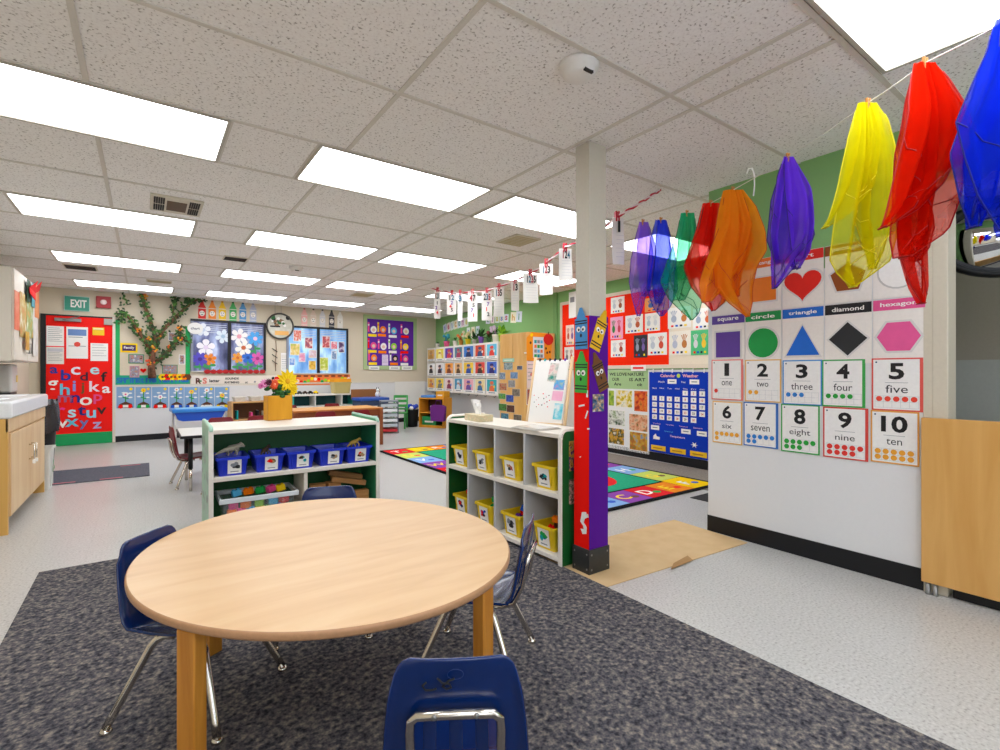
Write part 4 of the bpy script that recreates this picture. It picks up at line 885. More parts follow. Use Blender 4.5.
# exit sign and fire alarm
b, u, w, hw, hh = sheet(BACK.out(.03), 64, 296.2, 89.8, 311, mat('#2f8f78', .4), .03); fr_ = mat('#b9d8cf', .4)
b.rect(-hw, hw, hh-.008, hh, -.0305, fr_); b.rect(-hw, hw, -hh, -hh+.008, -.0305, fr_); b.rect(-hw, -hw+.008, -hh, hh, -.0305, fr_); b.rect(hw-.008, hw, -hh, hh, -.0305, fr_)
b.text('EXIT', .02, 0, hh*1.05, -.031, PAPER, .03, w=hw*1.25); on(BACK, b, 'exit_sign', u, w, 'green exit sign with white letters above the red door', 'sign')
u, w = BACK.pt(103.5, 302.5); t = thing('fire_alarm', 'red fire alarm strobe beside the exit sign', 'fire alarm', BACK.world(u, w, 0), BACK.a)
b = MB(); b.box(-.095, .095, -.05, 0, -.095, .095, mat('#a3141c', .4), .006); b.build('alarm_body', t)
b = MB(); b.ball((0, -.05, 0), (.045, .03, .045), mat('#f3dfe0', .2)); b.build('strobe_lens', t)

# ------------------------------------------------------------------ leafy tree display
b = MB(); fb = BACK.out(.002); G = mat('#1fae5f', .6); u0, u1, w0, w1 = BACK.rect(114.5, 322, 190, 385); um, wm = (u0+u1)/2, (w0+w1)/2; hw, hh = (u1-u0)/2, (w1-w0)/2
t = thing('tree_display', 'green bordered wall display behind the leafy paper tree', 'display', BACK.world(um, wm, .0012), BACK.a)
b = MB(); b.box(-hw, hw, -.004, 0, -hh, hh, mat('#d8cbb4', .8)); b.build('backing', t)
b = MB(); q = hw*.13
b.box(-hw, -hw+q, -.008, -.004, -hh, hh, G); b.build('border', t); b = MB(); b.box(hw-q, hw, -.008, -.004, -hh, hh*.92, G); b.build('border', t)
b = MB(); b.box(-hw, hw, -.009, -.004, -hh, -hh+.17, mat('#12a07a', .6)); 
for k, ch in enumerate('Springtime Families'): b.text(ch, -hw*.9+hw*1.8*k/18, -hh+.085, .09, -.0095, mat('#1469b8', .5), .03) if ch != ' ' else None
b.build('lettered_strip', t)
def tz(x, y): u, w = BACK.pt(105+x/7.14, 280+y/7.14); return (u, w)
tu, tw = tz(335, 700); t = thing('paper_tree', 'twisted paper tree with green garland leaves climbing the far wall', 'tree', BACK.world(tu, tw, .012), BACK.a)
rel = lambda p, n=-.09: (tz(*p)[0]-tu, n, tz(*p)[1]-tw)
BARK = ramp_mat('paper_bark', [(.3, '#4a2f22'), (.6, '#7d5640'), (.8, '#96735c')], 20, .9, 4)
b = MB(); b.tube([rel(p) for p in ((335, 700), (328, 640), (332, 580), (335, 520), (345, 470))], [.065, .055, .05, .045, .04], BARK, 9); b.build('trunk', t)
brs = [((335, 540), (290, 440), (230, 360), (180, 280), (120, 235), (90, 250)), ((342, 490), (355, 400), (320, 300), (290, 220), (265, 140), (262, 100)), ((350, 480), (410, 360), (480, 290), (550, 220), (600, 175)),
       ((345, 600), (430, 530), (500, 450), (530, 410), (600, 450)), ((525, 420), (535, 330)), ((600, 175), (560, 110), (500, 115), (488, 180), (480, 240)), ((600, 175), (640, 150), (700, 150)), ((125, 235), (105, 270), (100, 320)), ((150, 180), (135, 130), (120, 100))]
LV = [mat('#2a4a22', .7), mat('#3a6a2a', .7), mat('#1f3a1c', .7), mat('#4f7a30', .7)]; FL = [mat('#e88a2a', .7), mat('#f2b431', .7), mat('#d9542b', .7)]
rr = random.Random(5); lb = MB(); bb = MB(); fb_ = MB()
for bi, br in enumerate(brs):
    P = [rel(p, -.075-.02*(i % 2)) for i, p in enumerate(br)]
    if bi < 7: bb.tube(P, [.036*(1-.6*i/len(P)) if bi < 4 else .016 for i in range(len(P))], BARK, 7)
    for i in range(len(P)-1):
        L = math.dist(P[i], P[i+1]); n = int(L*(165 if bi < 7 else 90))
        for q in range(n):
            f = rr.random(); c = [P[i][k]+(P[i+1][k]-P[i][k])*f for k in range(3)]; sp = .05 if bi < 5 else .04
            c = Vector((c[0]+rr.gauss(0, sp*.7), c[1]+rr.uniform(-.06, .03), c[2]+rr.gauss(0, sp*.7))); a = rr.uniform(0, 6.28); r = rr.uniform(.02, .038); tl = rr.uniform(-.6, .6)
            v1 = Vector((math.cos(a), tl*.5, math.sin(a)))*r; v2 = Vector((-math.sin(a), .4*tl, math.cos(a)))*r*.6
            c.y = min(c.y, -.045)
            (fb_ if rr.random() < .06 and bi < 5 else lb).add([c-v1, c+v2, c+v1, c-v2], [(0, 1, 2, 3)], LV[q % 4] if True else None)
for x, y, r in ((240, 365, .05), (325, 490, .06), (350, 500, .05), (305, 590, .06), (335, 600, .05), (525, 350, .05), (530, 420, .05), (310, 420, .04), (380, 410, .04), (455, 480, .04), (265, 110, .06), (290, 130, .04)):
    c = rel((x, y), -.11)
    for k in range(7):
        a = rr.uniform(0, 6.28); fb_.ball((c[0]+r*.6*math.cos(a), c[1]+rr.uniform(-.02, .02), c[2]+r*.6*math.sin(a)), (r*.4, .012, r*.4), FL[(k+int(x)) % 3], 6)
o = bb.build('branches', t); o = lb.build('leaves', t, weld=False); fb_.build('paper_flowers', t, weld=False)
TD = BACK.out(.0095)
def photo(fr, x0, y0, x1, y1, cs, label, border=PAPER, name='photo_print', cat='photo', group=None, q=.012, scale=30):
    b, u, w, hw, hh = sheet(fr, x0, y0, x1, y1, border); b.rect(-hw+q, hw-q, -hh+q, hh-q, -.0036, picture(*cs, scale=scale)); return on(fr, b, name, u, w, label, cat, group)
SK = ('#3a2620', '#c8907a', '#7d8ea8', '#e8dcd0')
tp = lambda x, y: (105+x/7.92, 330+y/7.92)
for x0, y0, x1, y1, br, lab in ((185, 192, 310, 265, mat('#2f8f5a', .6), 'green framed group photo left of the paper trunk'), (195, 285, 272, 375, mat('#c98aa0', .6), 'pink framed portrait photo at the tree display corner'), (452, 275, 575, 345, mat('#3f8f6a', .6), 'green framed photo right of the paper trunk'), (585, 195, 635, 272, PAPER, 'small white photo at the tree display edge'), (500, 20, 575, 85, PAPER, 'white photo hanging in the upper tree branches')):
    photo(TD, *tp(x0, y0), *tp(x1, y1), SK, lab, br, group='photos on the tree display')
b, u, w, hw, hh = sheet(TD, *tp(122, 105), *tp(258, 178), YELLOW); b.box(-hw*.8, hw*.8, -.005, -.003, -hh*.65, hh*.65, mat('#4a2a5e', .6)); b.text('Family', 0, 0, hh*.7, -.0055, PAPER, .02, w=hw*1.2); on(TD, b, 'title_card', u, w, 'purple and yellow title card left of the paper tree', 'sign')
b = MB(); hx = [(.045*16*math.sin(a)**3/16, .045*(13*math.cos(a)-5*math.cos(2*a)-2*math.cos(3*a)-math.cos(4*a))/16) for a in [2*PI*k/24 for k in range(24)]]; b.prism(hx, -.004, 0, RED); u, w = TD.pt(*tp(303, 320)); on(TD, b, 'paper_heart', u, w, 'small red paper heart beside the pink framed photo', 'cutout')
for k, (x, c) in enumerate(((455, 'yellow'), (495, 'red'), (525, 'yellow'), (555, 'orange'), (590, 'yellow'), (625, 'orange'), (655, 'brown'))):
    u, w = TD.pt(*tp(x, 372)); b = MB(); 
    for j in range(6): b.disc(.035*math.cos(j*PI/3), .035*math.sin(j*PI/3), .026, -.003-.0004*j, COL[c], 8)
    b.disc(0, 0, .02, -.0062, BROWN, 8); on(TD, b, 'paper_flower', u, w, '%s paper flower, number %d along the foot of the tree display' % (c, k+1), 'cutout', 'paper flowers under the tree')
# seven growing-flower sheets on the white panel
BW = BACK.out(.0095); xs = [(116.5, 134.5), (135.5, 151.3), (152, 168.3), (169.3, 183.8), (184.3, 198.6), (199.2, 214.2), (214.8, 229.3)]; pet = ['white', 'yellow', 'white', 'white', 'yellow', 'white', 'yellow']; pot = ['red', 'green', 'red', 'blue', 'blue', 'white', 'yellow']
for k, (x0, x1) in enumerate(xs):
    b, u, w, hw, hh = sheet(BW, x0, 387+.2*k*0, x1, 408, mat('#86a9cf', .7)); b.disc(hw*.6, hh*.8, hw*.2, -.0035, YELLOW, 10)
    for cx, cz in ((-.6, .1), (.55, .0), (-.2, .45), (.5, .4)): b.disc(cx*hw, cz*hh, hw*.24, -.0036, PAPER, 10, hh*.07)
    b.flat([(-hw*.85, -hh), (hw*.85, -hh), (hw*.7, -hh*.62), (0, -hh*.38), (-hw*.7, -hh*.62)], -.0037, mat('#5a3322', .8)); b.disc(-hw*.55, -hh*.85, hw*.28, -.004, COL[pot[k]], 10); b.disc(hw*.5, -hh*.85, hw*.28, -.0041, COL[pot[k]], 10); b.rect(-hw*.3, hw*.3, -hh*.95, -hh*.7, -.0042, PAPER)
    hz = hh*(.3, .7, .05, .75, .55, .7, .2)[k]; b.rect(-hw*.07, hw*.07, -hh*.4, hz, -.004, mat('#2f8f3a', .7)); b.disc(hw*.2, -.1*hh, hw*.16, -.0041, GREEN, 8, hh*.06); b.disc(-hw*.2, .0, hw*.16, -.0041, GREEN, 8, hh*.06)
    for j in range(6): b.disc(hw*.2*math.cos(j*PI/3), hz+hw*.2*math.sin(j*PI/3), hw*.15, -.0043-.0001*j, COL[pet[k]], 8)
    b.disc(0, hz, hw*.12, -.0055, ORANGE if k % 2 else PINK, 8)
    on(BW, b, 'flower_picture', u, w, 'blue flower picture with %s petals and %s pots, sheet %d from the red door' % (pet[k], pot[k], k+1), 'artwork', 'growing flower pictures under the tree')

# ------------------------------------------------------------------ the two windows with their paper pictures
def window(n, x0, xm, x1, y0, y1, cols, bright):
    u0, u1, w0, w1 = BACK.rect(x0, y0, x1, y1); um = BACK.pt(xm, 340)[0]
    t = bpy.data.objects.new('window_%d' % n, None); C.objects.link(t); t.location = BACK.world(u0, 0); t.rotation_euler.z = BACK.a; struct(t)
    W = u1-u0; q = .04; FB = mat('#17171c', .4)
    b = MB(); b.box(-q, W+q, -.035, 0, w1, w1+q, FB, .003); b.box(W, W+q, -.035, 0, w0, w1, FB, .003); b.box(-q, 0, -.035, 0, w0, w1, mat('#8d93a3', .4), .003); b.box(um-u0-q*.7, um-u0+q*.7, -.035, 0, w0, w1, FB, .003); b.box(-q, W+q, -.03, 0, w0-q*.6, w0, mat('#cfcabd', .4), .003); b.build('window_frame', t)
    for a0, a1, i in ((0, um-u0-q*.7, 0), (um-u0+q*.7, W, 1)):
        m = ramp_mat('window_view_%d%d' % (n, i), [(.3, cols[0]), (.5, cols[1]), (.62, cols[2]), (.75, cols[3])], 2.6, .12, 3, (2.2, 1, .8), seed=n*2.3+i, spec=.6)
        nt = m.node_tree; bs = nt.nodes['Principled BSDF']; cr = [x for x in nt.nodes if x.type == 'VALTORGB'][0]; nt.links.new(cr.outputs[0], bs.inputs['Emission Color']); bs.inputs['Emission Strength'].default_value = bright
        b = MB(); b.box(a0, a1, -.012, -.004, w0, w1, m); b.build('pane', t)
        b = MB()
        for k in range(5): z = w1-.06-.035*k; b.box(a0+.02, a1-.02, -.015, -.0125, z, z+.012, mat('#c9d0e0', .5))
        b.build('blind_slats', t)
window(1, 193, 229.2, 263.3, 323, 371, ('#3c3f5e', '#6a7098', '#9aa6cc', '#dbe5fa'), .20)
window(2, 288.3, 318, 346, 329, 373, ('#5d8fd0', '#8fc0ea', '#bfe3ee', '#d9ecf0'), .3)
WG = BACK.out(.0165)
def daisy(px, py, r, n, hexa, cent, label, stem=None, fr=None):
    fr = fr or WG; u, w = fr.pt(px, py); b = MB(); m = mat(hexa, .7)
    if stem: b.box(-.012, .012, -.002, 0, -stem, 0, mat('#3f9f5a', .7)); b.disc(.05, -stem*.55, .05, -.0025, mat('#3f9f5a', .7), 8, .025); b.disc(-.05, -stem*.7, .05, -.0025, mat('#3f9f5a', .7), 8, .025)
    for k in range(n): a = 2*PI*k/n+.3; ca_, sa_ = math.cos(a), math.sin(a); pw = min(.42, 1.9/n)*r; b.flat([(r*.16*ca_+q_[0]*r*ca_-q_[1]*pw*sa_, r*.16*sa_+q_[0]*r*sa_+q_[1]*pw*ca_) for q_ in ((0, -.25), (.3, -.8), (.6, -1), (.8, -.6), (.86, 0), (.8, .6), (.6, 1), (.3, .8), (0, .25))], -.003-.0004*(k % 3), m)
    b.disc(0, 0, r*.28, -.005, mat(cent, .7), 10); on(fr, b, 'paper_flower', u, w, label, 'cutout', 'paper flowers on the first window')
wp = lambda x, y: (190+x/6.82, 280+y/6.82)
for x, y, r, n, c, ce, st, lab in ((108, 460, .15, 5, '#f7f3fb', '#e9d9f0', None, 'big white paper flower on the left pane of the first window'), (90, 340, .12, 5, '#eef2fb', '#c9d4ea', None, 'white paper flower high on the left pane'), (225, 385, .13, 6, '#dfeaf5', '#a8c4dc', None, 'pale blue paper flower beside the window bar'),
        (68, 540, .13, 8, '#5a4fc4', '#4a2f8f', .2, 'violet spiky paper flower at the bottom of the left pane'), (135, 540, .11, 6, '#f08a2a', '#c9641c', .2, 'orange paper flower at the bottom of the left pane'), (335, 385, .15, 6, '#f7f3f3', '#e9a6b4', None, 'white paper flower with pink middle high on the right pane'), (445, 400, .14, 7, '#4fa8ea', '#f0c8dc', .35, 'blue and pink paper flower on the right pane'),
        (365, 462, .15, 6, '#f9f5ee', '#c8643c', None, 'white paper flower with orange middle on the right pane'), (325, 530, .10, 6, '#f0a03a', '#d9702a', .25, 'orange paper tulip on the right pane'), (395, 530, .11, 5, '#2f6fd0', '#1c4a9c', .25, 'dark blue paper flower on the right pane'), (460, 535, .12, 6, '#e05fb0', '#a8387c', .28, 'pink paper flower by the window edge')):
    daisy(*wp(x, y), r, n, c, ce, lab, st)
wq = lambda x, y: (260+x/7.5, 290+y/7.5)
for k, (x0, y0, x1, y1, cs, lab) in enumerate(((250, 300, 310, 385, ('#f7e9e0', '#e05a3c', '#f2f4f8'), 'red scribbled drawing at the top of the second window'), (335, 355, 395, 440, ('#f5f1ee', '#c04a52', '#5a6a8a'), 'drawing of a red striped figure on the left pane'), (225, 400, 300, 490, ('#f4ecc4', '#e8c86a', '#a8c46a'), 'yellow and green drawing on the left pane'), (290, 470, 340, 540, ('#f3d3e4', '#e48ab4', '#f7eef2'), 'pink drawing on the left pane'),
        (365, 450, 425, 510, ('#f7f5f0', '#d8b8c8', '#f0d080'), 'white drawing beside the window bar'), (218, 510, 262, 565, ('#3f6fd0', '#7fa8e8', '#dfe8f5'), 'blue painted drawing low on the left pane'), (365, 530, 420, 600, ('#f3e08a', '#e8b43a', '#8a6a2a'), 'yellow drawing low on the left pane'), (465, 345, 525, 435, ('#f2e4e0', '#d0555a', '#5a5a6a'), 'red framed drawing on the right pane'),
        (530, 385, 580, 445, ('#f7e8ee', '#e0627a', '#f4f2f4'), 'white drawing with a pink heart'), (588, 388, 632, 470, ('#e8e0ee', '#6a4a7a', '#2f2a3a'), 'dark framed drawing at the pane edge'), (448, 505, 512, 605, ('#e6ea6a', '#b8c83a', '#f0f2b0'), 'lime green drawing low on the right pane'), (535, 455, 575, 520, ('#b8cfe8', '#6a8ab8', '#e8eef6'), 'pale blue drawing under the pink heart'))):
    photo(WG, *wq(x0, y0), *wq(x1, y1), cs, lab, PAPER, 'child_drawing', 'artwork', 'drawings on the second window', .01, 14)
# crayon-shaped cutouts above the windows
def small_crayon(px, y0, y1, hexa, label, head=None):
    u, w1 = BACK.pt(px, y0); w0 = BACK.pt(px, y1)[1]; L = w1-w0; wd = L*.31; b = MB(); m = mat(hexa, .6)
    b.prism([(-wd/2, -L/2), (wd/2, -L/2), (wd/2, L*.18), (wd*.34, L*.26), (wd*.16, L*.42), (wd*.13, L/2), (-wd*.13, L/2), (-wd*.16, L*.42), (-wd*.34, L*.26), (-wd/2, L*.18)], -.004, 0, m)
    if head: b.flat([(-wd*.16, L*.42), (wd*.16, L*.42), (wd*.13, L/2), (-wd*.13, L/2)], -.0045, mat(head, .6))
    b.disc(0, -.12*L, wd*.36, -.0046, mat('#f6efe6', .6), 12, L*.13)
    for sx in (-1, 1): b.disc(sx*wd*.14, -.08*L, wd*.07, -.005, BLACK, 8)
    b.rect(-wd*.16, wd*.16, -.19*L, -.165*L, -.005, BLACK); b.rect(-wd/2, wd/2, .10*L, .13*L, -.0047, mat('#e8e2da', .6)); b.rect(-wd/2, wd/2, -.40*L, -.37*L, -.0047, mat('#e8e2da', .6))
    on(BACK, b, 'paper_crayon', u, (w0+w1)/2, label, 'cutout', 'paper crayons above the windows', .001)
for x, c, h, lab in ((202, '#d8281f', '#7d120e', 'red paper crayon above the first window'), (212.2, '#f08a2c', '#b85a12', 'orange paper crayon above the first window'), (222.3, '#f2c61c', '#c8860f', 'yellow paper crayon above the first window'), (233, '#4fb868', '#1d5a2c', 'green paper crayon above the first window'), (242.8, '#5a9ad0', '#1f4a74', 'blue paper crayon above the first window'), (253, '#b4bcd4', '#6a7aa0', 'pale violet paper crayon above the first window')): small_crayon(x, 300+(x-202)*.055, 321.5+(x-202)*.02, c, lab, h)
for x, c, h, lab in ((304.3, '#f2b8b4', '#c86a64', 'pink paper crayon above the second window'), (313.3, '#e3cfc0', '#4a3a32', 'tan paper crayon above the second window'), (322.4, '#d6d6da', '#4a4a52', 'light grey paper crayon above the second window'), (331.6, '#46474d', '#1c1c20', 'dark grey paper crayon above the second window'), (340, '#eceae4', '#c8c6be', 'white paper crayon above the second window')): small_crayon(x, 308+(x-304)*.08, 327+(x-304)*.04, c, lab, h)
u, w = BACK.pt(195, 328.5); b = MB(); n = 24; b.prism([(.125*math.cos(2*PI*k/n), .105*math.sin(2*PI*k/n)) for k in range(n)], -.004, 0, PAPER); b.text('chart', 0, 0, .045, -.0046, mat('#5a5a6a', .6), .02, w=.14); on(BACK.out(.036), b, 'oval_sign', u, w, 'white oval sign at the upper corner of the first window', 'sign')
# round hanging sign between the windows
u, w = BACK.pt(279.6, 326.3); r = .25; t = thing('round_sign', 'round black rimmed hanging disc between the windows', 'sign', BACK.world(u, w, .03), BACK.a)
b = MB(); n = 32; b.tube([(r*math.cos(2*PI*k/n), -.01, r*math.sin(2*PI*k/n)) for k in range(n)], .018, mat('#55524c', .3, .7), 8, True); b.build('ring', t)
b = MB(); b.prism([(r*math.cos(2*PI*k/n), r*math.sin(2*PI*k/n)) for k in range(n)], -.006, .004, ramp_mat('sign_face', [(.3, '#b9b7a8'), (.7, '#e2e0d2')], 6, .5)); rr = random.Random(11)
for k in range(16): b.disc(rr.uniform(-.6, .6)*r, rr.uniform(.0, .7)*r, rr.uniform(.02, .05), -.0066-.0002*k, (BLACK, mat('#2f6a3a', .6), mat('#8a6a4a', .6), PAPER)[k % 4], 8)
b.rect(-.75*r, .0, -.10*r, .02*r, -.011, BLACK); b.rect(-.4*r, .65*r, -.72*r, -.38*r, -.011, mat('#f0b86a', .6)); b.build('face', t)
b = MB()
for x in (-.09, .02): b.tube([(x, 0, r*.93), (x*1.05, 0, CEIL-w-.001)], .003, STEEL, 5)
b.build('hanging_wire', t)
lined_sheet(BACK.out(.004), 281, 353, 288, 373, PAPER, 6, 'narrow white word strip under the round sign', band=mat('#e6e2da', .6))
u, w = BACK.pt(275.5, 356); b = MB(); b.tube([(0, -.008, .3), (.01, -.01, .1), (-.01, -.01, -.1), (.0, -.01, -.3)], .006, BROWN, 6)
for z in (.1, -.02, -.14): b.tube([(-.07, -.012, z+.05), (.03, -.012, z-.02)], .008, BLACK, 6)
on(BACK, b, 'hanging_string', u, w, 'brown string with dark pegs below the round sign', 'string', None, .012)
# apple border, word strip, orange border
b_n = 0
for k in range(10):
    x = 207+k*6.1; u, w = BACK.pt(x, 371.6); b = MB(); b.prism([(.05*math.cos(a)*1.1, .04*math.sin(a)) for a in [2*PI*j/12 for j in range(12)]], -.004, 0, mat('#b3161a', .6)); b.rect(-.006, .006, .035, .055, -.002, GREEN); on(BACK, b, 'paper_apple', u, w, 'red paper apple %d from the tree in the border under the first window' % (k+1), 'cutout', 'paper apples under the first window', .036)
b, u, w, hw, hh = sheet(BW, 191, 375.5, 287, 385.5, mat('#eadfd3', .8)); b.text('R', -hw*.86, 0, hh*1.1, -.004, mat('#5a2a22', .6), .04); b.rect(-hw*.9, -hw*.8, -hh*.2, hh*.1, -.0038, mat('#2f8a4a', .6)); b.text('S', -hw*.74, 0, hh*1.2, -.004, mat('#e07a6a', .6), .05)
b.text('letter', -hw*.55, 0, hh*.6, -.004, BLACK, .03, w=hw*.2); b.text('SOUNDS', -hw*.2, hh*.4, hh*.42, -.004, BLACK, .04, w=hw*.28); b.text('RHYMING', -hw*.2, -hh*.35, hh*.42, -.004, BLACK, .04, w=hw*.3); b.text('at', .1*hw, -hh*.4, hh*.4, -.004, BLACK, .03); b.disc(.28*hw, -.3*hh, .02, -.004, GREY, 8); b.disc(.68*hw, .4*hh, .03, -.004, BLACK, 8); b.rect(.72*hw, hw, .2*hh, .7*hh, -.004, RED)
on(BW, b, 'word_strip', u, w, 'long cream strip of letters and words under the first window', 'sign')
b, u, w, hw, hh = sheet(BW, 288.5, 374.5, 350, 385, mat('#f2803c', .7)); rr = random.Random(4)
for k in range(18): x = -hw+hw*2*(k+.5)/18; b.disc(x, rr.uniform(-.5, .3)*hh, hh*.32, -.0035-.0001*k, (LIME, YELLOW, mat('#f7e4d6', .6), RED, GREEN)[k % 5], 8)
for k in range(9): b.rect(-hw+hw*2*k/9+.01, -hw+hw*2*k/9+.1, hh*.55, hh*.85, -.006, mat('#7d3a1c', .6))
on(BW, b, 'border_strip', u, w, 'orange picture border strip under the second window', 'border')
# purple birthday board
u0, u1, w0, w1 = BACK.rect(363.2, 316.5, 416.3, 369.5); um, wm, hw, hh = (u0+u1)/2, (w0+w1)/2, (u1-u0)/2, (w1-w0)/2; t = thing('purple_board', 'purple notice board in a pale green frame by the corner', 'bulletin board', BACK.world(um, wm), BACK.a)
b = MB(); b.box(-hw+.06, hw-.06, -.01, 0, -hh+.06, hh-.06, mat('#5a1c9c', .7, grain=.08, gscale=5)); b.build('purple_backing', t)
b = MB(); q = .085; fm = mat('#a9bf8a', .6)
for a in ((-hw, hw, hh-q, hh), (-hw, hw, -hh, -hh+q), (-hw, -hw+q, -hh+q, hh-q), (hw-q, hw, -hh+q, hh-q)): b.box(a[0], a[1], -.022, 0, a[2], a[3], fm)
b.build('frame', t)
PB = BACK.out(.0105); pbx = lambda x, y: (355+x/11.54, 310+y/11.54)
mons = [(200, 225, 'pink', 'white'), (310, 225, 'yellow', 'orange'), (435, 240, 'white', 'sky'), (575, 245, 'pink', 'white'), (200, 410, 'red', 'pink'), (315, 420, 'pink', 'white'), (435, 420, 'white', 'lime'), (570, 425, 'orange', 'yellow'), (205, 570, 'pink', 'orange'), (450, 575, 'white', 'black'), (570, 580, 'red', 'pink')]
rown = ('top row', 'middle row', 'bottom row')
for k, (x, y, c1, c2) in enumerate(mons):
    u, w = PB.pt(*pbx(x, y)); b = MB(); b.box(-.11, -.07, -.004, 0, -.06, .16, COL[c1]); b.disc(.03, 0, .075, -.003, COL[c2], 12, .08); b.disc(.03, -.01, .04, -.0036, mat('#e8c4b0', .6), 10); b.box(-.1, .1, -.004, 0, -.16, -.10, COL[('yellow', 'orange', 'white', 'red')[k % 4]]); b.disc(-.09, .10, .022, -.0046, COL[c2], 8)
    on(PB, b, 'birthday_cutout', u, w+(.035 if k >= 8 else 0), '%s and %s cutout in the %s of the purple board, column %d' % (c1, c2, rown[0 if k < 4 else 1 if k < 8 else 2], (k % 4 if k < 8 else (0, 2, 3)[k-8])+1), 'cutout', 'birthday cutouts on the purple board')
lined_sheet(PB, *pbx(312, 515), *pbx(382, 640), mat('#e4d3ee', .7), 6, 'pale lilac list sheet in the bottom row of the purple board')
for x0, x1, l in ((160, 280, 'white name strip at the lower left corner of the purple board'), (395, 515, 'white name strip at the lower middle of the purple board'), (540, 660, 'white name strip at the lower right corner of the purple board')):
    b, u, w, hw_, hh_ = sheet(BACK.out(.0235), *pbx(x0, 648), *pbx(x1, 692)); b.rect(-hw_*.7, hw_*.7, -hh_*.2, hh_*.2, -.0036, GREY); on(BACK.out(.0235), b, 'name_strip', u, w, l, 'sign')

# ================================================================== left side: sink, wall cabinet, dispensers, bin, mats
IVORY = mat('#e6dfd2', .45, grain=.03)
u0, y0c, y1c = 0, 6.93, 8.35
t = thing('wall_cabinet', 'ivory wall cabinet above the sink wall covered in artwork', 'cabinet', (-1.1, 6.93, 1.28), PI/2)
b = MB(); b.box(0, 1.42, 0, .348, 0, .95, IVORY, .003); b.build('cabinet_body', t)
for k in range(2):
    b = MB(); b.box(.02+k*.70, .70+k*.70, -.02, 0, .01, .94, mat('#ece4d6', .4), .004); o = b.build('door', t)
    b = MB(); x = .64 if k == 0 else .76; b.tube([(x, -.02, .2), (x, -.045, .2), (x, -.045, .1), (x, -.02, .1)], .006, STEEL); b.build('handle', o)
AC = Frame(-1.1, 6.93, 90.0)
rr = random.Random(9)
for k, (u, w, a, c_, cs, lab) in enumerate(((.14, .52, .13, .2, ('#e86a4a', '#f0a080'), 'orange painted artwork on the sink wall cabinet'), (.45, .5, .2, .24, ('#f0e8d4', '#c8b06a', '#d88a5a'), 'cream collage artwork in the cabinet middle'), (.8, .52, .2, .24, ('#e6ead8', '#9ab06a', '#d8a05a'), 'green and cream collage on the cabinet'), (1.1, .38, .14, .3, ('#f4f0ea', '#d8d4ce'), 'white torn paper artwork on the cabinet'), (1.18, .74, .14, .2, ('#f0a46a', '#e87a3a'), 'orange sheet at the far end of the cabinet'), (.92, .78, .1, .14, ('#6ab8c4', '#3a8a9a'), 'teal sheet high on the cabinet'), (.62, .79, .1, .12, ('#2f5a3a', '#1d3a2a'), 'dark green sheet high on the cabinet'), (.52, .23, .10, .1, ('#e8c04a', '#c88a4a'), 'yellow paper piece low on the cabinet'))):
    b = MB(); b.box(-a, a, -.003, 0, -c_, c_, picture(*cs, scale=9)); on(AC, b, 'artwork_sheet', u, 1.28+w, lab, 'artwork', 'artwork on the wall cabinet', .0215+.0035*k)
b = MB(); b.add([(-.2, 0, .0), (-.05, -.05, .10), (.0, -.02, .02), (.12, -.06, .12), (.28, -.02, .03), (.1, -.01, -.02), (-.05, -.03, -.12), (-.18, 0, -.06)], [(0, 1, 2), (2, 3, 4), (2, 4, 5), (0, 2, 5), (0, 5, 6), (0, 6, 7)], mat('#e0181a', .7)); o = b.build('paper_bow', None, AC.world(.75, 2.1, .06), AC.a); tag(o, 'red paper bow folded on top of the wall cabinet artwork', 'bow'); md = o.modifiers.new('s', 'SOLIDIFY'); md.thickness = .004
# paper towel dispenser and small dispenser under the cabinet
t = thing('towel_dispenser', 'white paper towel dispenser under the wall cabinet', 'dispenser', (-1.23, 7.95, .93), PI/2)
b = MB(); b.box(-.16, .16, 0, .215, 0, .33, mat('#d9d7d2', .35), .03, 3); b.build('dispenser_body', t); b = MB(); b.box(-.17, .17, .01, .2, -.02, .001, BLACK, .004); b.build('outlet', t)
b = MB(); b.box(.06, .15, -.003, 0, .12, .2, mat('#e8c86a', .6)); b.build('sticker', t)
t = thing('soap_dispenser', 'small ivory soap dispenser beside the towel dispenser', 'dispenser', (-1.3, 7.35, 1.0), PI/2); b = MB(); b.box(-.07, .07, 0, .145, 0, .24, IVORY, .02, 3); b.build('dispenser_body', t); b = MB(); b.box(-.04, .04, -.02, .03, -.02, .02, GREY, .006); b.build('push_lever', t)
# sink unit: birch cabinet with a white moulded basin
BIRCH = wood('birch', '#d9b382', '#e6c79b', 1.4, 'z', .4); BEND = wood('birch_end', '#d6a352', '#e2b468', 1.4, 'z', .4)
SX, SY0, SY1 = -.80, 4.93, 6.52; SL = SY1-SY0
t = thing('sink_cabinet', 'birch sink cabinet with two tall doors and a white basin top', 'cabinet', (SX, SY0, 0), PI/2)
b = MB(); b.box(.03, SL-.03, .012, .64, .10, .83, BIRCH); b.build('cabinet_body', t)
for x in (0, SL-.03):
    b = MB(); b.prism([(0, 0)], 0, 0, BEND) if False else None
    pts = [(0, 0), (.09, 0), (.09, .10), (.55, .10), (.55, 0), (.64, 0), (.64, .83), (0, .83)]
    b.add([(xx, y, z) for xx in (x, x+.03) for y, z in pts], [tuple(range(8)), tuple(range(15, 7, -1))]+[(k, (k+1) % 8, 8+(k+1) % 8, 8+k) for k in range(8)], BEND); b.build('end_panel', t)
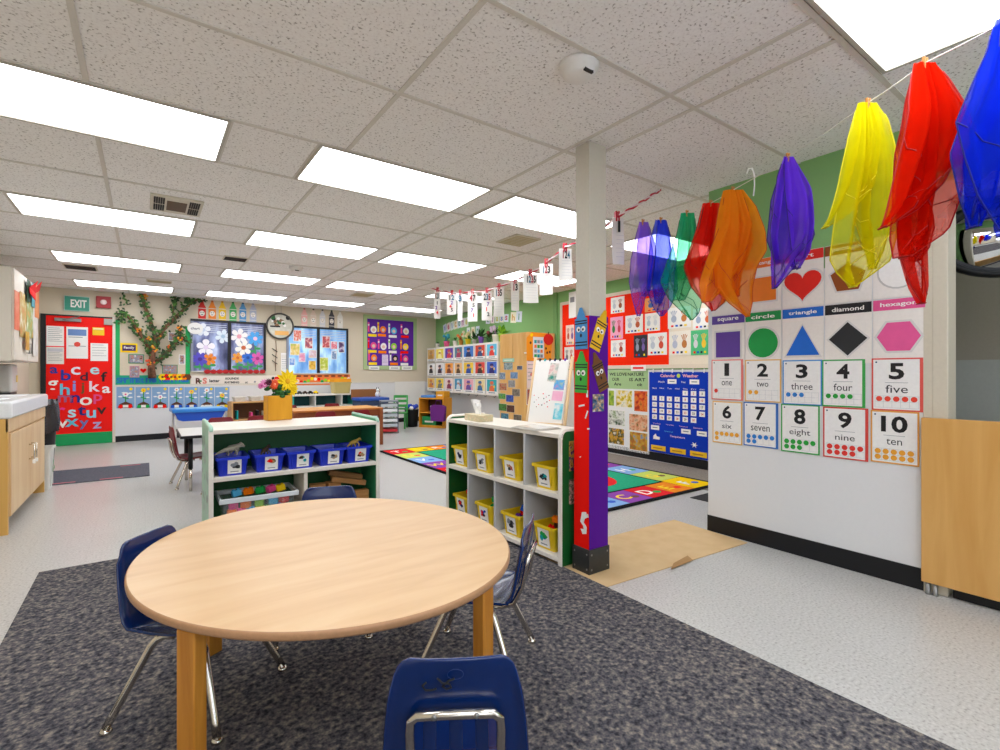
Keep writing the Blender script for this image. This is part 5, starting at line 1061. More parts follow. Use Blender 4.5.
for k in range(2):
    x0 = .06+k*(SL-.12)/2; x1 = x0+(SL-.12)/2-.006; b = MB(); b.box(x0, x1, -.008, .012, .12, .72, BIRCH, .003); o = b.build('door', t)
    xh = x1-.05 if k == 0 else x0+.05; b = MB(); b.tube([(xh, -.008, .56), (xh, -.04, .56), (xh, -.04, .44), (xh, -.008, .44)], .006, CHROME); b.box(xh-.012, xh+.012, -.05, -.03, .40, .43, PAPER, .003); b.build('handle', o)
b = MB(); b.box(0, SL, -.006, .012, .735, .83, BIRCH, .002); b.build('front_rail', t)
SINKW = mat('#eef0f2', .22, spec=.5)
s_ = thing('wash_basin', 'white moulded wash basin set on the birch cabinet', 'sink', (SX, SY0, .8305), PI/2)
b = MB(); z = .125
b.box(-.015, SL+.015, -.025, .10, 0, z, SINKW, .02, 3); b.box(-.015, SL+.015, .5, .645, 0, z+.03, SINKW, .015, 3); b.box(-.015, .16, .10, .5, 0, z, SINKW, .01); b.box(.66, .94, .10, .5, 0, z, SINKW, .01); b.box(SL-.17, SL+.015, .10, .5, 0, z, SINKW, .01); b.box(.16, .66, .1, .5, 0, .02, SINKW); b.box(.94, SL-.17, .1, .5, 0, .02, SINKW); b.build('basin_body', s_)
for x in (.41, 1.18):
    b = MB(); b.tube([(x, .56, z+.03), (x, .56, z+.20), (x, .53, z+.24), (x, .44, z+.24), (x, .40, z+.20)], .011, CHROME, 8); b.build('faucet', s_)
t = thing('blue_cup', 'small blue cup standing in the wash basin', 'cup', (SX-.2, SY0+.42, .8515), 0); b = MB(); b.lathe([(.04, 0), (.055, .12), (.058, .125), (.052, .12), (.036, .006)], mat('#6aa6d8', .4), 14); b.build('cup_body', t)
# black bin with a liner, recycling tub, doormat
bx, by, _ = at_z(49.5, 458); t = thing('rubbish_bin', 'tall black rubbish bin with a black liner by the sink cabinet', 'bin', (-.98, 7.1, .0112), .1)
b = MB(); b.lathe([(.17, 0), (.2, .5), (.21, .78), (.225, .80), (.2, .79)], mat('#15161a', .45), 20); b.build('bin_body', t)
b = MB(); rows = []
for i in range(6):
    f = i/5; rows.append([((.215+.025*math.sin(5*a+i)*f+.02*f)*math.cos(a), (.215+.025*math.cos(4*a+i)*f+.02*f)*math.sin(a), .86-.34*f+.015*math.sin(7*a)) for a in [2*PI*k/28 for k in range(29)]])
b.grid(rows, mat('#1c1d24', .25, spec=.7, bump=.3)); b.grid([[(r*math.cos(2*PI*k/28), r*math.sin(2*PI*k/28), .86-(.215-r)*.2) for k in range(29)] for r in (.215, .1, .02)], mat('#1c1d24', .25, spec=.7, bump=.3)); b.build('liner', t)
t = tub('recycling_tub', 'white recycling tub with green marks beside the black bin', .24, .36, .42, mat('#dcdcd6', .5), (-.93, 6.685, 0), PI/2, None, None, .86, .01, .02)
b = MB(); 
for k in range(3):
    a = PI/2+2*PI*k/3; b.flat([(.05*math.cos(a)+.035*math.cos(a+q), .22+.05*math.sin(a)+.035*math.sin(a+q)) for q in (0, 1.4, 2.4, 3.6)], -.178, mat('#2f8f4a', .6))
b.build('recycling_mark', t)
b = MB(); b.box(-.94, .04, 6.82, 7.76, .0005, .010, ramp_mat('door_mat', [(.3, '#4a4b55'), (.7, '#62626c')], 60, .95, 5, bump=.3)); 
for x, y in ((-.3, 6.86), (-.15, 7.68), (-.7, 6.86)): b.box(x-.1, x+.1, y-.02, y+.02, .010, .0105, mat('#c86a72', .9))
tag(b.build('door_mat'), 'dark grey door mat on the vinyl in front of the red door', 'mat')
# ================================================================== cubby units on the right wall
RCF = RIGHT.out(.33); cxs = [427.2, 435.6, 444.6, 454.2, 463.2, 474.6, 486.2, 498.2]
cu = [RCF.pt(x, 372)[0] for x in cxs]; zt, zb_ = RCF.pt(462, 345)[1], RCF.pt(462, 393.2)[1]; zr = [zt, zt-(zt-zb_)*.33, zt-(zt-zb_)*.665, zb_]
CW = mat('#f0ebe0', .45)
for n_u, (i0, i1, lab) in enumerate(((0, 4, 'white wall cubby unit nearest the far corner'), (4, 7, 'white wall cubby unit beside the tall oak cabinet'))):
    a, e_ = cu[i0]+.004, cu[i1]-.004; W = e_-a; t = thing('cubby_unit', lab, 'cubbies', RCF.world(a, zb_), RIGHT.a, 'wall cubbies'); H = zt-zb_; q = .022
    b = MB(); b.box(0, q, 0, .32, 0, H, CW); b.box(W-q, W, 0, .32, 0, H, CW); b.box(q, W-q, 0, .32, H-q, H, CW); b.box(q, W-q, 0, .32, 0, q, CW); b.box(q, W-q, .31, .32, q, H-q, CW); b.build('carcass', t)
    for j in (1, 2): b = MB(); z = zr[j]-zb_; b.box(q, W-q, .003, .31, z-q/2, z+q/2, CW); b.build('shelf', t)
    for i in range(i0+1, i1): b = MB(); x = cu[i]-a; b.box(x-q/2, x+q/2, .001, .31, q, H-q, CW); b.build('divider', t)
    b = MB()
    for i in range(4): x = W*(i+.5)/4; b.tube([(x, .05, 0), (x, .05, -.03), (x, .02, -.04), (x, .01, -.02)], .006, STEEL, 6)
    b.build('coat_hook', t)
PR = RCF.out(.004)
bgs = [['#d8b070', '#e8d04a', '#5a3a9a', '#4a7a8a', '#3a7ac8', '#d84a2a', '#58b8d8'], ['#f0eeea', '#e8e2de', '#e89a3a', '#e8b87a', '#f0c83a', '#d8483a', '#3f6ac8'], ['#e8c06a', '#f0d04a', '#f0d8d0', '#3a8ab0', '#e8a8b0', '#e8d8a0', '#2aa0a8']]
fgs = [['#c09048', '#f6ee9a', '#c83a4a', '#a83a5a', '#1c2a5a', '#3a4a7a', '#d83a2a'], ['#2a2226', '#4a3038', '#7a3a1a', '#5a3a22', '#2a4a9a', '#4a2a2a', '#2a1c6a'], ['#d8802a', '#7a7a72', '#8a2a4a', '#c8d8e0', '#6a4a9a', '#3a6a9a', '#e06a3a']]
cn = {'#d8b070': 'tan', '#e8d04a': 'bright yellow', '#5a3a9a': 'purple', '#4a7a8a': 'grey teal', '#3a7ac8': 'blue', '#d84a2a': 'red orange', '#58b8d8': 'sky blue', '#f0eeea': 'white', '#e8e2de': 'pale grey', '#e89a3a': 'orange', '#e8b87a': 'peach', '#f0c83a': 'yellow', '#d8483a': 'red', '#3f6ac8': 'royal blue', '#e8c06a': 'mustard', '#f0d04a': 'lemon', '#f0d8d0': 'pale pink', '#3a8ab0': 'steel blue', '#e8a8b0': 'pink', '#e8d8a0': 'cream', '#2aa0a8': 'turquoise'}
for r in range(3):
    for i in range(7):
        a, e_ = cu[i]+.022, cu[i+1]-.022; w1, w0 = zr[r]-.028, zr[r+1]+.022; hw, hh = (e_-a)/2, (w1-w0)/2; b = MB(); b.box(-hw, hw, -.003, 0, -hh, hh, PAPER); b.rect(-hw*.9, hw*.9, -hh*.62, hh*.92, -.0036, mat(bgs[r][i], .6)); m = mat(fgs[r][i], .6); skin = mat('#c9957a', .6)
        b.flat([(-hw*.5, -hh*.62), (hw*.5, -hh*.62), (hw*.42, -hh*.05), (hw*.2, hh*.12), (-hw*.2, hh*.12), (-hw*.42, -hh*.05)], -.004, m); b.disc(0, hh*.34, hw*.3, -.0044, skin, 12, hh*.24)
        b.flat([(-hw*.38, hh*.38), (hw*.38, hh*.38), (hw*.24, hh*.7), (-hw*.24, hh*.7)], -.0048, m); b.disc(hw*.45, hh*.0, hw*.14, -.0049, mat(bgs[(r+1) % 3][(i+2) % 7], .6), 8)
        for s_ in (-1, 1): b.disc(s_*hw*.1, hh*.32, hw*.05, -.005, BLACK, 6)
        b.rect(-hw*.6, hw*.6, -hh*.86, -hh*.74, -.0036, GREY)
        on(PR, b, 'cubby_picture', (a+e_)/2, (w0+w1)/2, '%s cubby picture with a small figure, %s row' % (cn[bgs[r][i]], ('top', 'middle', 'bottom')[r]), 'picture', 'pictures on the wall cubbies')
def plant(u, potc, potr, poth, leafc, n, lr, label, blooms=None, pc=None):
    t = thing('potted_plant', label, 'plant', RCF.world(u, zt+.0005, -.13), RIGHT.a, 'plants along the cubby top'); b = MB(); b.lathe([(potr*.72, 0), (potr, poth*.85), (potr*1.06, poth*.86), (potr*1.06, poth), (potr*.9, poth)], mat(potc, .5), 14); b.build('pot', t)
    b = MB(); rr = random.Random(int(u*1000)); m = [mat(c, .7) for c in leafc]
    for k in range(n):
        a = rr.uniform(0, 6.28); el = rr.uniform(.2, 1.4); L = lr*rr.uniform(.6, 1.1); d = Vector((math.cos(a)*math.cos(el), math.sin(a)*math.cos(el)*.7, math.sin(el))); p0 = Vector((0, 0, poth*.9)); p1 = p0+d*L*.6; p2 = p0+d*L-Vector((0, 0, L*.12)); sd = d.cross(Vector((0, 0, 1)))
        sd = sd.normalized()*L*.17 if sd.length > .01 else Vector((.02, 0, 0)); b.add([p0, p1+sd, p2, p1-sd], [(0, 1, 2, 3)], m[k % len(m)])
    b.build('foliage', t, weld=False)
    if blooms:
        b = MB()
        for k in range(blooms): a = rr.uniform(0, 6.28); b.ball((lr*.5*math.cos(a), lr*.35*math.sin(a)-.02, poth+lr*rr.uniform(.3, .8)), .035, mat(pc, .7), 7)
        b.build('blossoms', t)
gl = ['#2f6a2a', '#4a8a35', '#24501f']; ul = ['#86c23a', '#a8d43a', '#6aa82a']
for px, pc_, r, h, lv, n, L, lab, bl, bc_ in ((432.5, '#e6ded2', .055, .10, gl, 10, .10, 'small plant in a cream pot at the corner end of the cubby top', 0, None), (441.5, '#e0588a', .07, .13, ['#3a9aa8', '#2f7a8a', '#3f8f4a'], 16, .17, 'teal leaved plant in a pink pot', 5, '#3fa0b8'), (450, '#ece4da', .055, .12, gl, 10, .12, 'plant in a white pot beside the pink one', 0, None), (455.5, '#c88a3a', .05, .12, ['#8a5a2a', '#c87a3a', '#4a7a2a'], 12, .15, 'plant in an ochre pot with rusty leaves', 3, '#d8783a'),
        (462.5, '#f0d41c', .06, .13, ['#e0c86a', '#3f7a2c', '#f0e0a0'], 16, .2, 'pale flowered plant in a yellow pot', 5, '#f0e2c0'), (469, '#d8d0c4', .05, .10, ['#2a5a24', '#1d4018'], 18, .22, 'dark green bushy plant behind the yellow pot', 0, None), (475.5, '#8a5ac0', .055, .14, gl, 16, .22, 'dark green plant in a purple pot', 0, None), (483.5, '#3a6a34', .05, .10, ['#2a5a24', '#4a3a22', '#3f7a2c'], 20, .19, 'tall dark plant in a green pot', 2, '#8a3a3a'),
        (490, '#efe9df', .07, .15, ['#2f6a2a', '#8a7a8a', '#24501f'], 18, .19, 'plant with mauve blooms in a big cream pot', 6, '#c0a8b8'), (496, '#a8cc2a', .07, .15, ul, 24, .22, 'lime green leafy plant beside the tall cabinet', 0, None)):
    plant(RCF.pt(px, 340)[0], pc_, r, h, lv, n, L, lab, bl, bc_)
# lettered banner on the green wall above the cubbies
RG = RIGHT.out(.002); pal = ['#6a86c8', '#c86a7a', '#8a9ad8', '#d8a85a', '#6aa88a', '#b87ab0', '#d8d06a']
def letter_card(ch, px, py, w_, h_, k, rot, lab):
    u, w = RG.pt(px, py); b = MB(); b.M = Matrix.Rotation(rot, 4, 'Y'); b.box(-w_/2, w_/2, -.003, 0, -h_/2, h_/2, mat(('#dfe6f2', '#f2e6e2', '#e6f0e6', '#f4eed6')[k % 4], .7)); b.text(ch, 0, 0, h_*.6, -.0036, mat(pal[k % 7], .6), .03, w=w_*(.2 if ch in 'il' else .55)); on(RG, b, 'letter_card', u, w, lab, 'sign', 'letter cards of the banner over the cubbies')
for k, ch in enumerate('Welcome'): f = k/6; letter_card(ch, 445+f*21.5, 328.5-9*f+2.5*f*f, .17, .20, k, -.25+.2*f, 'banner card with letter %s, place %d of the upper left word over the cubbies' % (ch, k+1))
for k, ch in enumerate('our'): letter_card(ch, 468.5+k*4.6, 333-k*.6, .15, .24, k+2, 0, 'banner card with letter %s in the lower word above the plants' % ch)
for k, ch in enumerate('class'): letter_card(ch, 488+k*4.6, 320.2-k*.55, .15, .15, k+4, .1, 'banner card with letter %s, place %d of the upper right word' % (ch, k+1))
for k, ch in enumerate('hi'): letter_card(ch, 513.5+k*5.5, 317.5-k*.8, .19, .2, k+3, .1, 'larger banner card with letter %s above the tall oak cabinet' % ch)

# ---- tall oak cabinet
TCY0, TCY1, TCX = 6.165, 6.90, 4.93
HON = wood('honey_oak', '#dca65c', '#e8bb78', 1.6, 'z', .4)
ta = math.radians(-90); t = thing('tall_cabinet', 'tall honey oak cabinet papered with small photos', 'cabinet', (TCX, TCY1, 0), ta); W = TCY1-TCY0
b = MB(); b.box(0, W, .02, .60, 0, 1.81, HON, .004); b.build('cabinet_body', t)
for k in range(2):
    b = MB(); b.box(.008+k*W/2, W/2-.004+k*W/2, 0, .02, .05, 1.80, HON, .003); b.build('door', t)
b = MB(); b.box(W-.05, W+.004, -.012, .06, 1.465, 1.485, PAPER, .003); b.build('safety_latch', t)
TF = Frame(TCX, TCY1, -90.0).out(.001); tq = lambda x, y: (490+x/6.82, 320+y/6.82)
for k, (x0, y0, x1, y1, cs, lab) in enumerate(((95, 290, 155, 340, ('#3a4a4a', '#8a9a9a', '#b8c4c8'), 'top photo under a mint strip on the tall cabinet'), (185, 312, 222, 340, ('#2a2a3a', '#6a7a9a'), 'small photo at upper right of the cabinet front'), (65, 358, 105, 405, ('#3a5a7a', '#a8b8c8'), 'blue photo at left in the second row of photos'), (140, 355, 190, 400, ('#4a6a9a', '#8aa8c8'), 'blue sky photo in the second row of photos'),
        (125, 410, 172, 460, ('#6a6a6a', '#a8a8a8'), 'grey photo in the third row'), (65, 430, 115, 480, ('#5a2a1a', '#c87a5a', '#7a8a6a'), 'reddish photo at left in the third row'), (152, 470, 205, 520, ('#4a4a42', '#9a8a7a'), 'grey brown photo in the fourth row'), (58, 500, 108, 540, ('#2a4a8a', '#6aa83a', '#1c2a3a'), 'blue and green photo at left in the fourth row'), (110, 510, 162, 560, ('#1c2a6a', '#4a6ac8'), 'dark blue photo in the fourth row'),
        (60, 570, 115, 620, ('#5a2a1a', '#4a8a3a', '#1a1a1a'), 'dark photo at left in the fifth row'), (115, 580, 168, 630, ('#1a1a1a', '#7a4a3a'), 'black and brown photo in the fifth row'), (75, 635, 128, 690, ('#1c3a5a', '#5a9aa8'), 'teal photo in the lowest row'), (162, 645, 216, 695, ('#3a3a32', '#8a7a6a'), 'brown photo in the lowest row'))):
    photo(TF, *tq(x0, y0), *tq(x1, y1), cs, lab+' of the cabinet' if 'cabinet' not in lab else lab, mat('#d8d0c4', .7), 'photo_print', 'photo', 'photos on the tall cabinet front', .004, 25)
b, u, w, hw, hh = sheet(TF.out(.004), *tq(88, 262), *tq(165, 286), mat('#9ad0b8', .7)); b.rect(-hw*.7, hw*.7, -hh*.2, hh*.2, -.0036, PAPER); on(TF.out(.004), b, 'title_strip', u, w, 'mint title strip above the cabinet photos', 'sign')
TS = Frame(TCX, TCY0, 0.0).out(.001)
b = MB(); u0, u1, w0, w1 = TS.rect(526.5, 332.5, 552, 361); hw, hh = (u1-u0)/2, (w1-w0)/2; OB = mat('#f09a1c', .6)
b.prism([(-hw, -hh), (hw*.9, -hh), (hw, hh*.5), (hw*.5, hh*.95), (-hw*.6, hh), (-hw, hh*.6)], -.004, 0, OB)
for x, z in ((-.7, .25), (-.45, .4), (.6, -.4), (.8, -.35), (.5, -.1)): b.disc(x*hw, z*hh, .022, -.0046, mat('#5a2a12', .6), 8)
b.disc(-hw*.62, hh*.8, .03, -.0047, YELLOW, 10); on(TS, b, 'paper_giraffe', (u0+u1)/2, (w0+w1)/2, 'orange spotted paper animal on the cabinet side', 'cutout')
b, u, w, hw, hh = sheet(TS.out(.0055), 533, 337, 544, 358, mat('#d8e4ea', .6))
for k in range(12): b.rect(-hw*.8+hw*.55*(k % 3), -hw*.8+hw*.55*(k % 3)+hw*.45, hh*.7-hh*.45*(k//3)-hh*.3, hh*.7-hh*.45*(k//3), -.0036, (TEAL, GREY, SKY, mat('#e87a3a', .6), GREEN)[k % 5])
on(TS.out(.0055), b, 'chart_sheet', u, w, 'chart sheet of small squares on the orange paper animal', 'chart')
u, w = TS.pt(548, 339.5); b = MB(); b.prism([(.10*math.cos(a)*(1+.08*math.cos(2*a)), .095*math.sin(a)-.012*(1 if abs(a-PI/2) < .3 else 0)) for a in [2*PI*k/20 for k in range(20)]], -.004, 0, mat('#cf1f1a', .5)); b.box(-.008, .008, -.004, 0, .08, .125, BROWN); on(TS, b, 'paper_apple', u, w, 'red paper apple at the top corner of the cabinet side', 'cutout', None, .0105)
lined_sheet(TS, 526.8, 358, 536, 388, mat('#f0dfe0', .7), 6, 'tall pale chart on the cabinet side behind the easel', spot=mat('#c86a6a', .6)); photo(TS, 526.5, 388.5, 532, 405, ('#6a2a2a', '#b85a3a', '#2a3a6a'), 'narrow red brown picture low on the cabinet side')

# ---- children's easel with clipped artwork
ea = math.radians(-66); ex, ey = 2.93, 3.36; t = thing('easel', 'wooden easel with a white board behind the bin shelf', 'easel', (ex, ey, .0135), ea)
EW, EH0, EH1 = .33, .70, 1.26; lean = .17
b = MB(); b.M = Matrix.Translation((0, -.06, EH0)) @ Matrix.Rotation(-math.atan2(lean, EH1-EH0), 4, 'X'); LL = math.hypot(lean, EH1-EH0)
b.box(-EW/2, EW/2, -.012, 0, 0, LL, mat('#f4f2ee', .3, spec=.5), .002); b.build('board', t)
EM = b.M if False else Matrix.Translation((0, -.06, EH0)) @ Matrix.Rotation(-math.atan2(lean, EH1-EH0), 4, 'X')
b = MB(); b.M = EM; b.box(-EW/2-.02, EW/2+.02, -.06, .01, -.03, -.005, BIRCH, .003); b.build('tray', t)
for sx in (-1, 1):
    b = MB(); x = sx*(EW/2+.018); b.tube([(x, -.06-.70*lean/(EH1-EH0)+.018, .012), (x, -.04+lean, EH1+.03)], .016, BIRCH, 8); b.build('leg', t)
    b = MB(); b.tube([(x, -.0+lean*2.6, .012), (x, .0+lean-.0, EH1+.02)], .016, mat('#b07a44', .5), 8); b.build('leg', t)
b = MB(); b.tube([(-EW/2, .05+lean*1.6, .55), (EW/2, .05+lean*1.6, .55)], .012, BIRCH, 8); b.build('crossbar', t)
def easel_sheet(x0, x1, z0, z1, cs, label, pics_=None, n=0, sc_=16, rot=0):
    t2 = MB(); hw, hh = (x1-x0)/2, (z1-z0)/2; t2.M = Matrix.Rotation(rot, 4, 'Y'); t2.box(-hw, hw, -.002, 0, -hh, hh, PAPER)
    if cs: t2.rect(-hw*.92, hw*.92, -hh*.92, hh*.92, -.0026, picture(*cs, scale=sc_))
    if pics_:
        for k in range(pics_): t2.disc(-hw*.7+hw*1.4*((k*5) % 7)/6, hh*.7-hh*1.4*k/(pics_-1), hw*.12, -.0027, (RED, BROWN, mat('#e8a0a8', .6), BLACK)[k % 4], 8)
    o = t2.build('easel_picture'); M = Matrix.Translation((ex, ey, .0135)) @ Matrix.Rotation(ea, 4, 'Z') @ EM @ Matrix.Translation(((x0+x1)/2, -.0125-n, (z0+z1)/2)); o.matrix_world = M; tag(o, label, 'artwork', 'sheets on the easel'); return o
easel_sheet(-.15, .16, .02, .57, None, 'large white flip sheet on the easel', None, 0)
easel_sheet(-.02, .07, .37, .56, ('#1f8a7a', '#e8d8d0', '#c85a6a'), 'green picture at the top middle of the easel', None, .0025, 14, .1); easel_sheet(.045, .155, .30, .40, ('#e87ab0', '#4aa8e0', '#f2d84a'), 'pink and blue picture at the easel edge', None, .0025, 12, .04); easel_sheet(.04, .15, .20, .295, ('#f0a8c8', '#f4c0d4'), 'plain pink picture below the pink and blue one', None, .0026, 12, .05)
easel_sheet(.075, .165, .03, .185, ('#2ab0c8', '#7ad0e0', '#f4f4f0'), 'turquoise picture at the low right of the easel', None, .0028, 14, .03); easel_sheet(-.06, .04, .12, .29, None, 'white picture dotted with red and black stickers', 9, .0026); easel_sheet(-.145, -.065, .12, .27, None, 'white picture with a few red stickers at the easel edge', 6, .0027)
b = MB(); b.M = EM; 
for k in range(6): b.box(-.13+.05*k, -.115+.05*k, -.02, .006, LL-.012, LL+.012, (BLACK, TEAL, BLACK, NAVY, BLACK, PURPLE)[k], .002)
b.build('clip', t)

# ================================================================== middle of the room: tables and red chairs
WT = wood('table_wood', '#d6954a', '#e2a862', 1.4, 'x', .35); EDG = mat('#6b3a1e', .45)
def rect_table(x0, x1, y0, y1, h, top, edge, legm, label, legr=.02, steel=False):
    t = thing('table', label, 'table', ((x0+x1)/2, (y0+y1)/2, 0)); w, d = (x1-x0)/2, (y1-y0)/2
    b = MB(); b.box(-w, w, -d, d, h-.03, h-.004, edge, .004); b.box(-w+.012, w-.012, -d+.012, d-.012, h-.006, h, top, .001); b.build('tabletop', t)
    for sx in (-1, 1):
        for sy in (-1, 1):
            b = MB(); x, y = sx*(w-.09), sy*(d-.09)
            if steel: b.tube([(x, y, .22), (x, y, h-.03)], .021, BLACK, 10); b.tube([(x, y, .001), (x, y, .24)], .015, CHROME, 10)
            else: x, y = sx*(w-.03), sy*(d-.03); b.box(x-.03, x+.03, y-.03, y+.03, 0, h-.03, legm, .003)
            b.build('leg', t)
    if not steel:
        b = MB(); b.box(-w+.06, w-.06, -d+.03, -d+.05, h-.13, h-.03, legm); b.box(-w+.06, w-.06, d-.05, d-.03, h-.13, h-.03, legm); b.box(w-.05, w-.03, -d+.06, d-.06, h-.13, h-.03, legm); b.build('apron', t)
    return t
rect_table(.27, 1.45, 5.62, 6.42, .555, mat('#e6e4de', .3), mat('#1a1a1c', .4), BLACK, 'white topped table with black rim and black legs', steel=True)
rect_table(1.75, 3.12, 7.60, 8.30, .60, WT, mat('#b9702f', .4), mat('#8a4a24', .5), 'long honey wood table with dark brown apron')
RSH = mat('#7c0d1c', .35, spec=.5, grain=.06)
rc = make_chair('school_chair', 'red plastic school chair side-on at the white table end', RSH, sh=.30, top=.615, sw=.95, foot=.185, group='red chairs around the far tables')
rc.location = (.42, 6.06, 0); rc.rotation_euler.z = math.atan2(.1, 1)+PI/2
for (x, y, fx, fy, lab) in ((.62, 5.30, 0.05, 1, 'red chair directly behind the green shelf, at the white table front'), (1.18, 5.36, -.1, 1, 'red chair at the front of the white table, farther from its side-on chair'), (.75, 6.70, 0, -1, 'red chair on the far side of the white table, nearer the water table'), (1.2, 6.72, .1, -1, 'red chair on the far side of the white table, nearer the wooden bookcase'),
                            (2.08, 7.33, .05, 1, 'red chair at the front of the honey wood table, near the vase'), (2.58, 7.33, 0, 1, 'red chair at the front of the honey wood table, near its end'), (1.95, 8.62, 0, -1, 'red chair behind the honey wood table, near the teal shelf divider'), (2.70, 8.64, .1, -1, 'red chair behind the honey wood table, at its far end')):
    dup(rc, (x, y, 0), math.atan2(fy, fx)+PI/2, lab)

# ---- along the far wall: water table, bookcase, teal shelf
WTM = mat('#2f86dc', .35, spec=.5, coat=.2)
t = thing('water_table', 'bright blue water table on thin pale legs', 'water table', (.72, 9.62, 0), math.radians(3))
b = MB(); outl = [(-.36, .52), (.36, .52), (.30, .40), (.24, .38), (-.24, .38), (-.30, .40)]; b.prism(outl, -.22, .22, mat('#1a52c4', .35, spec=.5)); b.build('basin', t)
b = MB(); b.box(-.39, .39, -.26, .26, .52, .575, WTM, .012); b.box(-.33, .33, -.2, .2, .565, .578, mat('#7ac0f0', .3), .003); b.build('rim_tray', t)
for sx in (-1, 1):
    for sy in (-1, 1): b = MB(); b.tube([(sx*.34, sy*.2, .001), (sx*.34, sy*.2, .53)], .014, mat('#d9d6d0', .4), 8); b.build('leg', t)
b = MB(); b.tube([(-.34, .2, .2), (.34, .2, .2)], .01, mat('#d9d6d0', .4), 8); b.build('crossbar', t)
BCW = wood('bookcase_wood', '#cf9a58', '#dfb07a', 1.6, 'x', .4)
t = thing('bookcase', 'low open wooden bookcase with bins against the far wall', 'shelf', (1.27, 10.12, 0), math.radians(4)); W = .98
b = MB(); b.box(0, W, 0, .36, .60, .625, BCW, .003); b.box(0, .025, 0, .36, 0, .60, BCW); b.box(W-.025, W, 0, .36, 0, .60, BCW); b.box(.025, W-.025, .34, .355, 0, .6, mat('#6a4526', .6)); b.box(.025, W-.025, .0, .34, .28, .30, BCW); b.box(.025, W-.025, 0, .34, .02, .04, BCW); b.build('carcass', t)
for k, (x, c, l) in enumerate(((.15, 'white', 'first'), (.42, 'white', 'second'), (.70, 'grey', 'third'))):
    px, py = 1.27+x*math.cos(.07)-.15*.07, 10.12+x*.07+.15
    tub('storage_tub', 'small pale tub, %s along the wooden bookcase top from the water table' % l, .2, .2, .09, mat('#dcd9d0', .5) if c == 'white' else mat('#a9aaa6', .5), (px, py, .6255), .07, 'tubs on the wooden bookcase', None)
rr = random.Random(2)
for k, (x, c, h) in enumerate(((.10, 'teal', .16), (.34, 'pink', .12), (.45, 'black', .15), (.56, 'white', .13), (.66, 'purple', .14), (.78, 'brown', .12))):
    t2 = thing('book', '%s book standing in the low wooden bookcase' % c, 'book', (1.27+x-.01, 10.12+x*.07+.06, .3005), .07); b = MB(); b.box(0, .03, 0, .16, 0, h, COL[c], .002); b.build('cover', t2); b = MB(); b.box(.004, .026, .004, .155, h, h+.0015, PAPER); b.build('pages', t2)
TLG = mat('#0d6f6a', .5)
t = thing('teal_shelf', 'low teal shelf unit with a white top under the second window', 'shelf', (2.30, 10.05, 0), math.radians(4)); W = 1.25
b = MB(); b.box(0, W, 0, .34, .70, .735, mat('#e9e6de', .4), .004); b.build('top', t)
b = MB(); b.box(.02, W-.02, .32, .335, 0, .70, mat('#0e4a4e', .6)); b.build('back_panel', t)
for x in (0, W-.025): b = MB(); b.box(x, x+.025, 0, .335, 0, .70, mat('#2aa79a', .45), .002); b.build('end_panel', t)
for x in (.42, .96): b = MB(); b.box(x, x+.022, 0, .32, .04, .70, mat('#d9d6cf', .45)); b.build('divider', t)
b = MB(); b.box(.025, W-.025, 0, .32, .47, .50, mat('#e9e6de', .45)); b.build('middle_shelf', t)
u, w = BACK.pt(340, 382); p_ = (3.27, 10.22); t = tub('art_basket', 'clear yellow tinted tub with orange papers on the teal shelf', .38, .26, .23, clear('yellow_plastic', '#e8d890', .6), (p_[0], p_[1], .7355), .07, None, None)
for z, c, lab in ((.02, '#c87a4a', 'brown paper pile in the yellow tinted tub'), (.10, '#e8e0a0', 'pale yellow paper pile in the yellow tinted tub'), (.232, '#f5a31c', 'orange folder on top of the yellow tinted tub')):
    b = MB(); b.box(-.11 if z < .2 else -.18, .11 if z < .2 else .18, -.07 if z < .2 else -.12, .07 if z < .2 else .12, 0, .06 if z < .2 else .07, mat(c, .7), .003); o = b.build('paper_pile', None, (p_[0], p_[1], .7355+z), .07); tag(o, lab, 'papers')
for k in range(5):
    t2 = thing('toy_car', 'toy car %d in the dark row on the teal shelf from the vase side' % (k+1), 'toy', (2.36+.105*k, 10.2+.007*k, .7355), .07, 'toy cars on the teal shelf'); b = MB(); b.prism([(-.045, .012), (.045, .012), (.045, .035), (.025, .04), (.012, .06), (-.022, .06), (-.034, .04), (-.045, .036)], -.02, .02, (BLACK, mat('#2a2a2e', .4), DKB, BLACK, YELLOW)[k]); b.build('car_body', t2)
    for sx in (-.028, .028):
        for sy in (-1, 1): b = MB(); b.M = Matrix.Translation((sx, sy*.02, .012)) @ Matrix.Rotation(PI/2, 4, 'X'); b.lathe([(.012, -.004), (.012, .004)], SLOT, 10); b.build('wheel', t2)
# ---- desk end, drawer tower, green chair, waste bin, orange shelf
t = thing('play_desk', 'low desk with a blue tray top and brown back board', 'desk', (3.40, 9.42, 0), math.radians(3)); 
b = MB(); b.box(0, .62, 0, .45, .60, .66, mat('#2f57b0', .4), .012); b.build('blue_tray', t); b = MB(); b.box(.0, .62, .45, .47, .62, .82, mat('#9a6230', .6), .003); b.build('back_board', t)
b = MB(); b.box(.02, .60, .02, .44, .50, .60, mat('#3d4a68', .5)); b.build('apron', t)
for sx in (.05, .57):
    for sy in (.05, .40): b = MB(); b.box(sx-.02, sx+.02, sy-.02, sy+.02, 0, .50, mat('#5a4030', .5)); b.build('leg', t)
t = thing('plush_toy', 'small white plush toy on the blue desk tray', 'toy', (3.83, 9.62, .6615), .2); b = MB(); b.ball((0, 0, .06), (.05, .045, .06), PAPER, 10); b.ball((0, -.01, .14), .035, PAPER, 10); b.build('body', t); b = MB()
for sx in (-1, 1): b.ball((sx*.02, 0, .18), (.01, .008, .025), BLACK, 8); b.build('ear', t) if sx > 0 else None
t = thing('drawer_tower', 'drawer tower of clear trays with a red bottom drawer', 'drawers', (3.62, 8.98, 0), math.radians(-20)); 
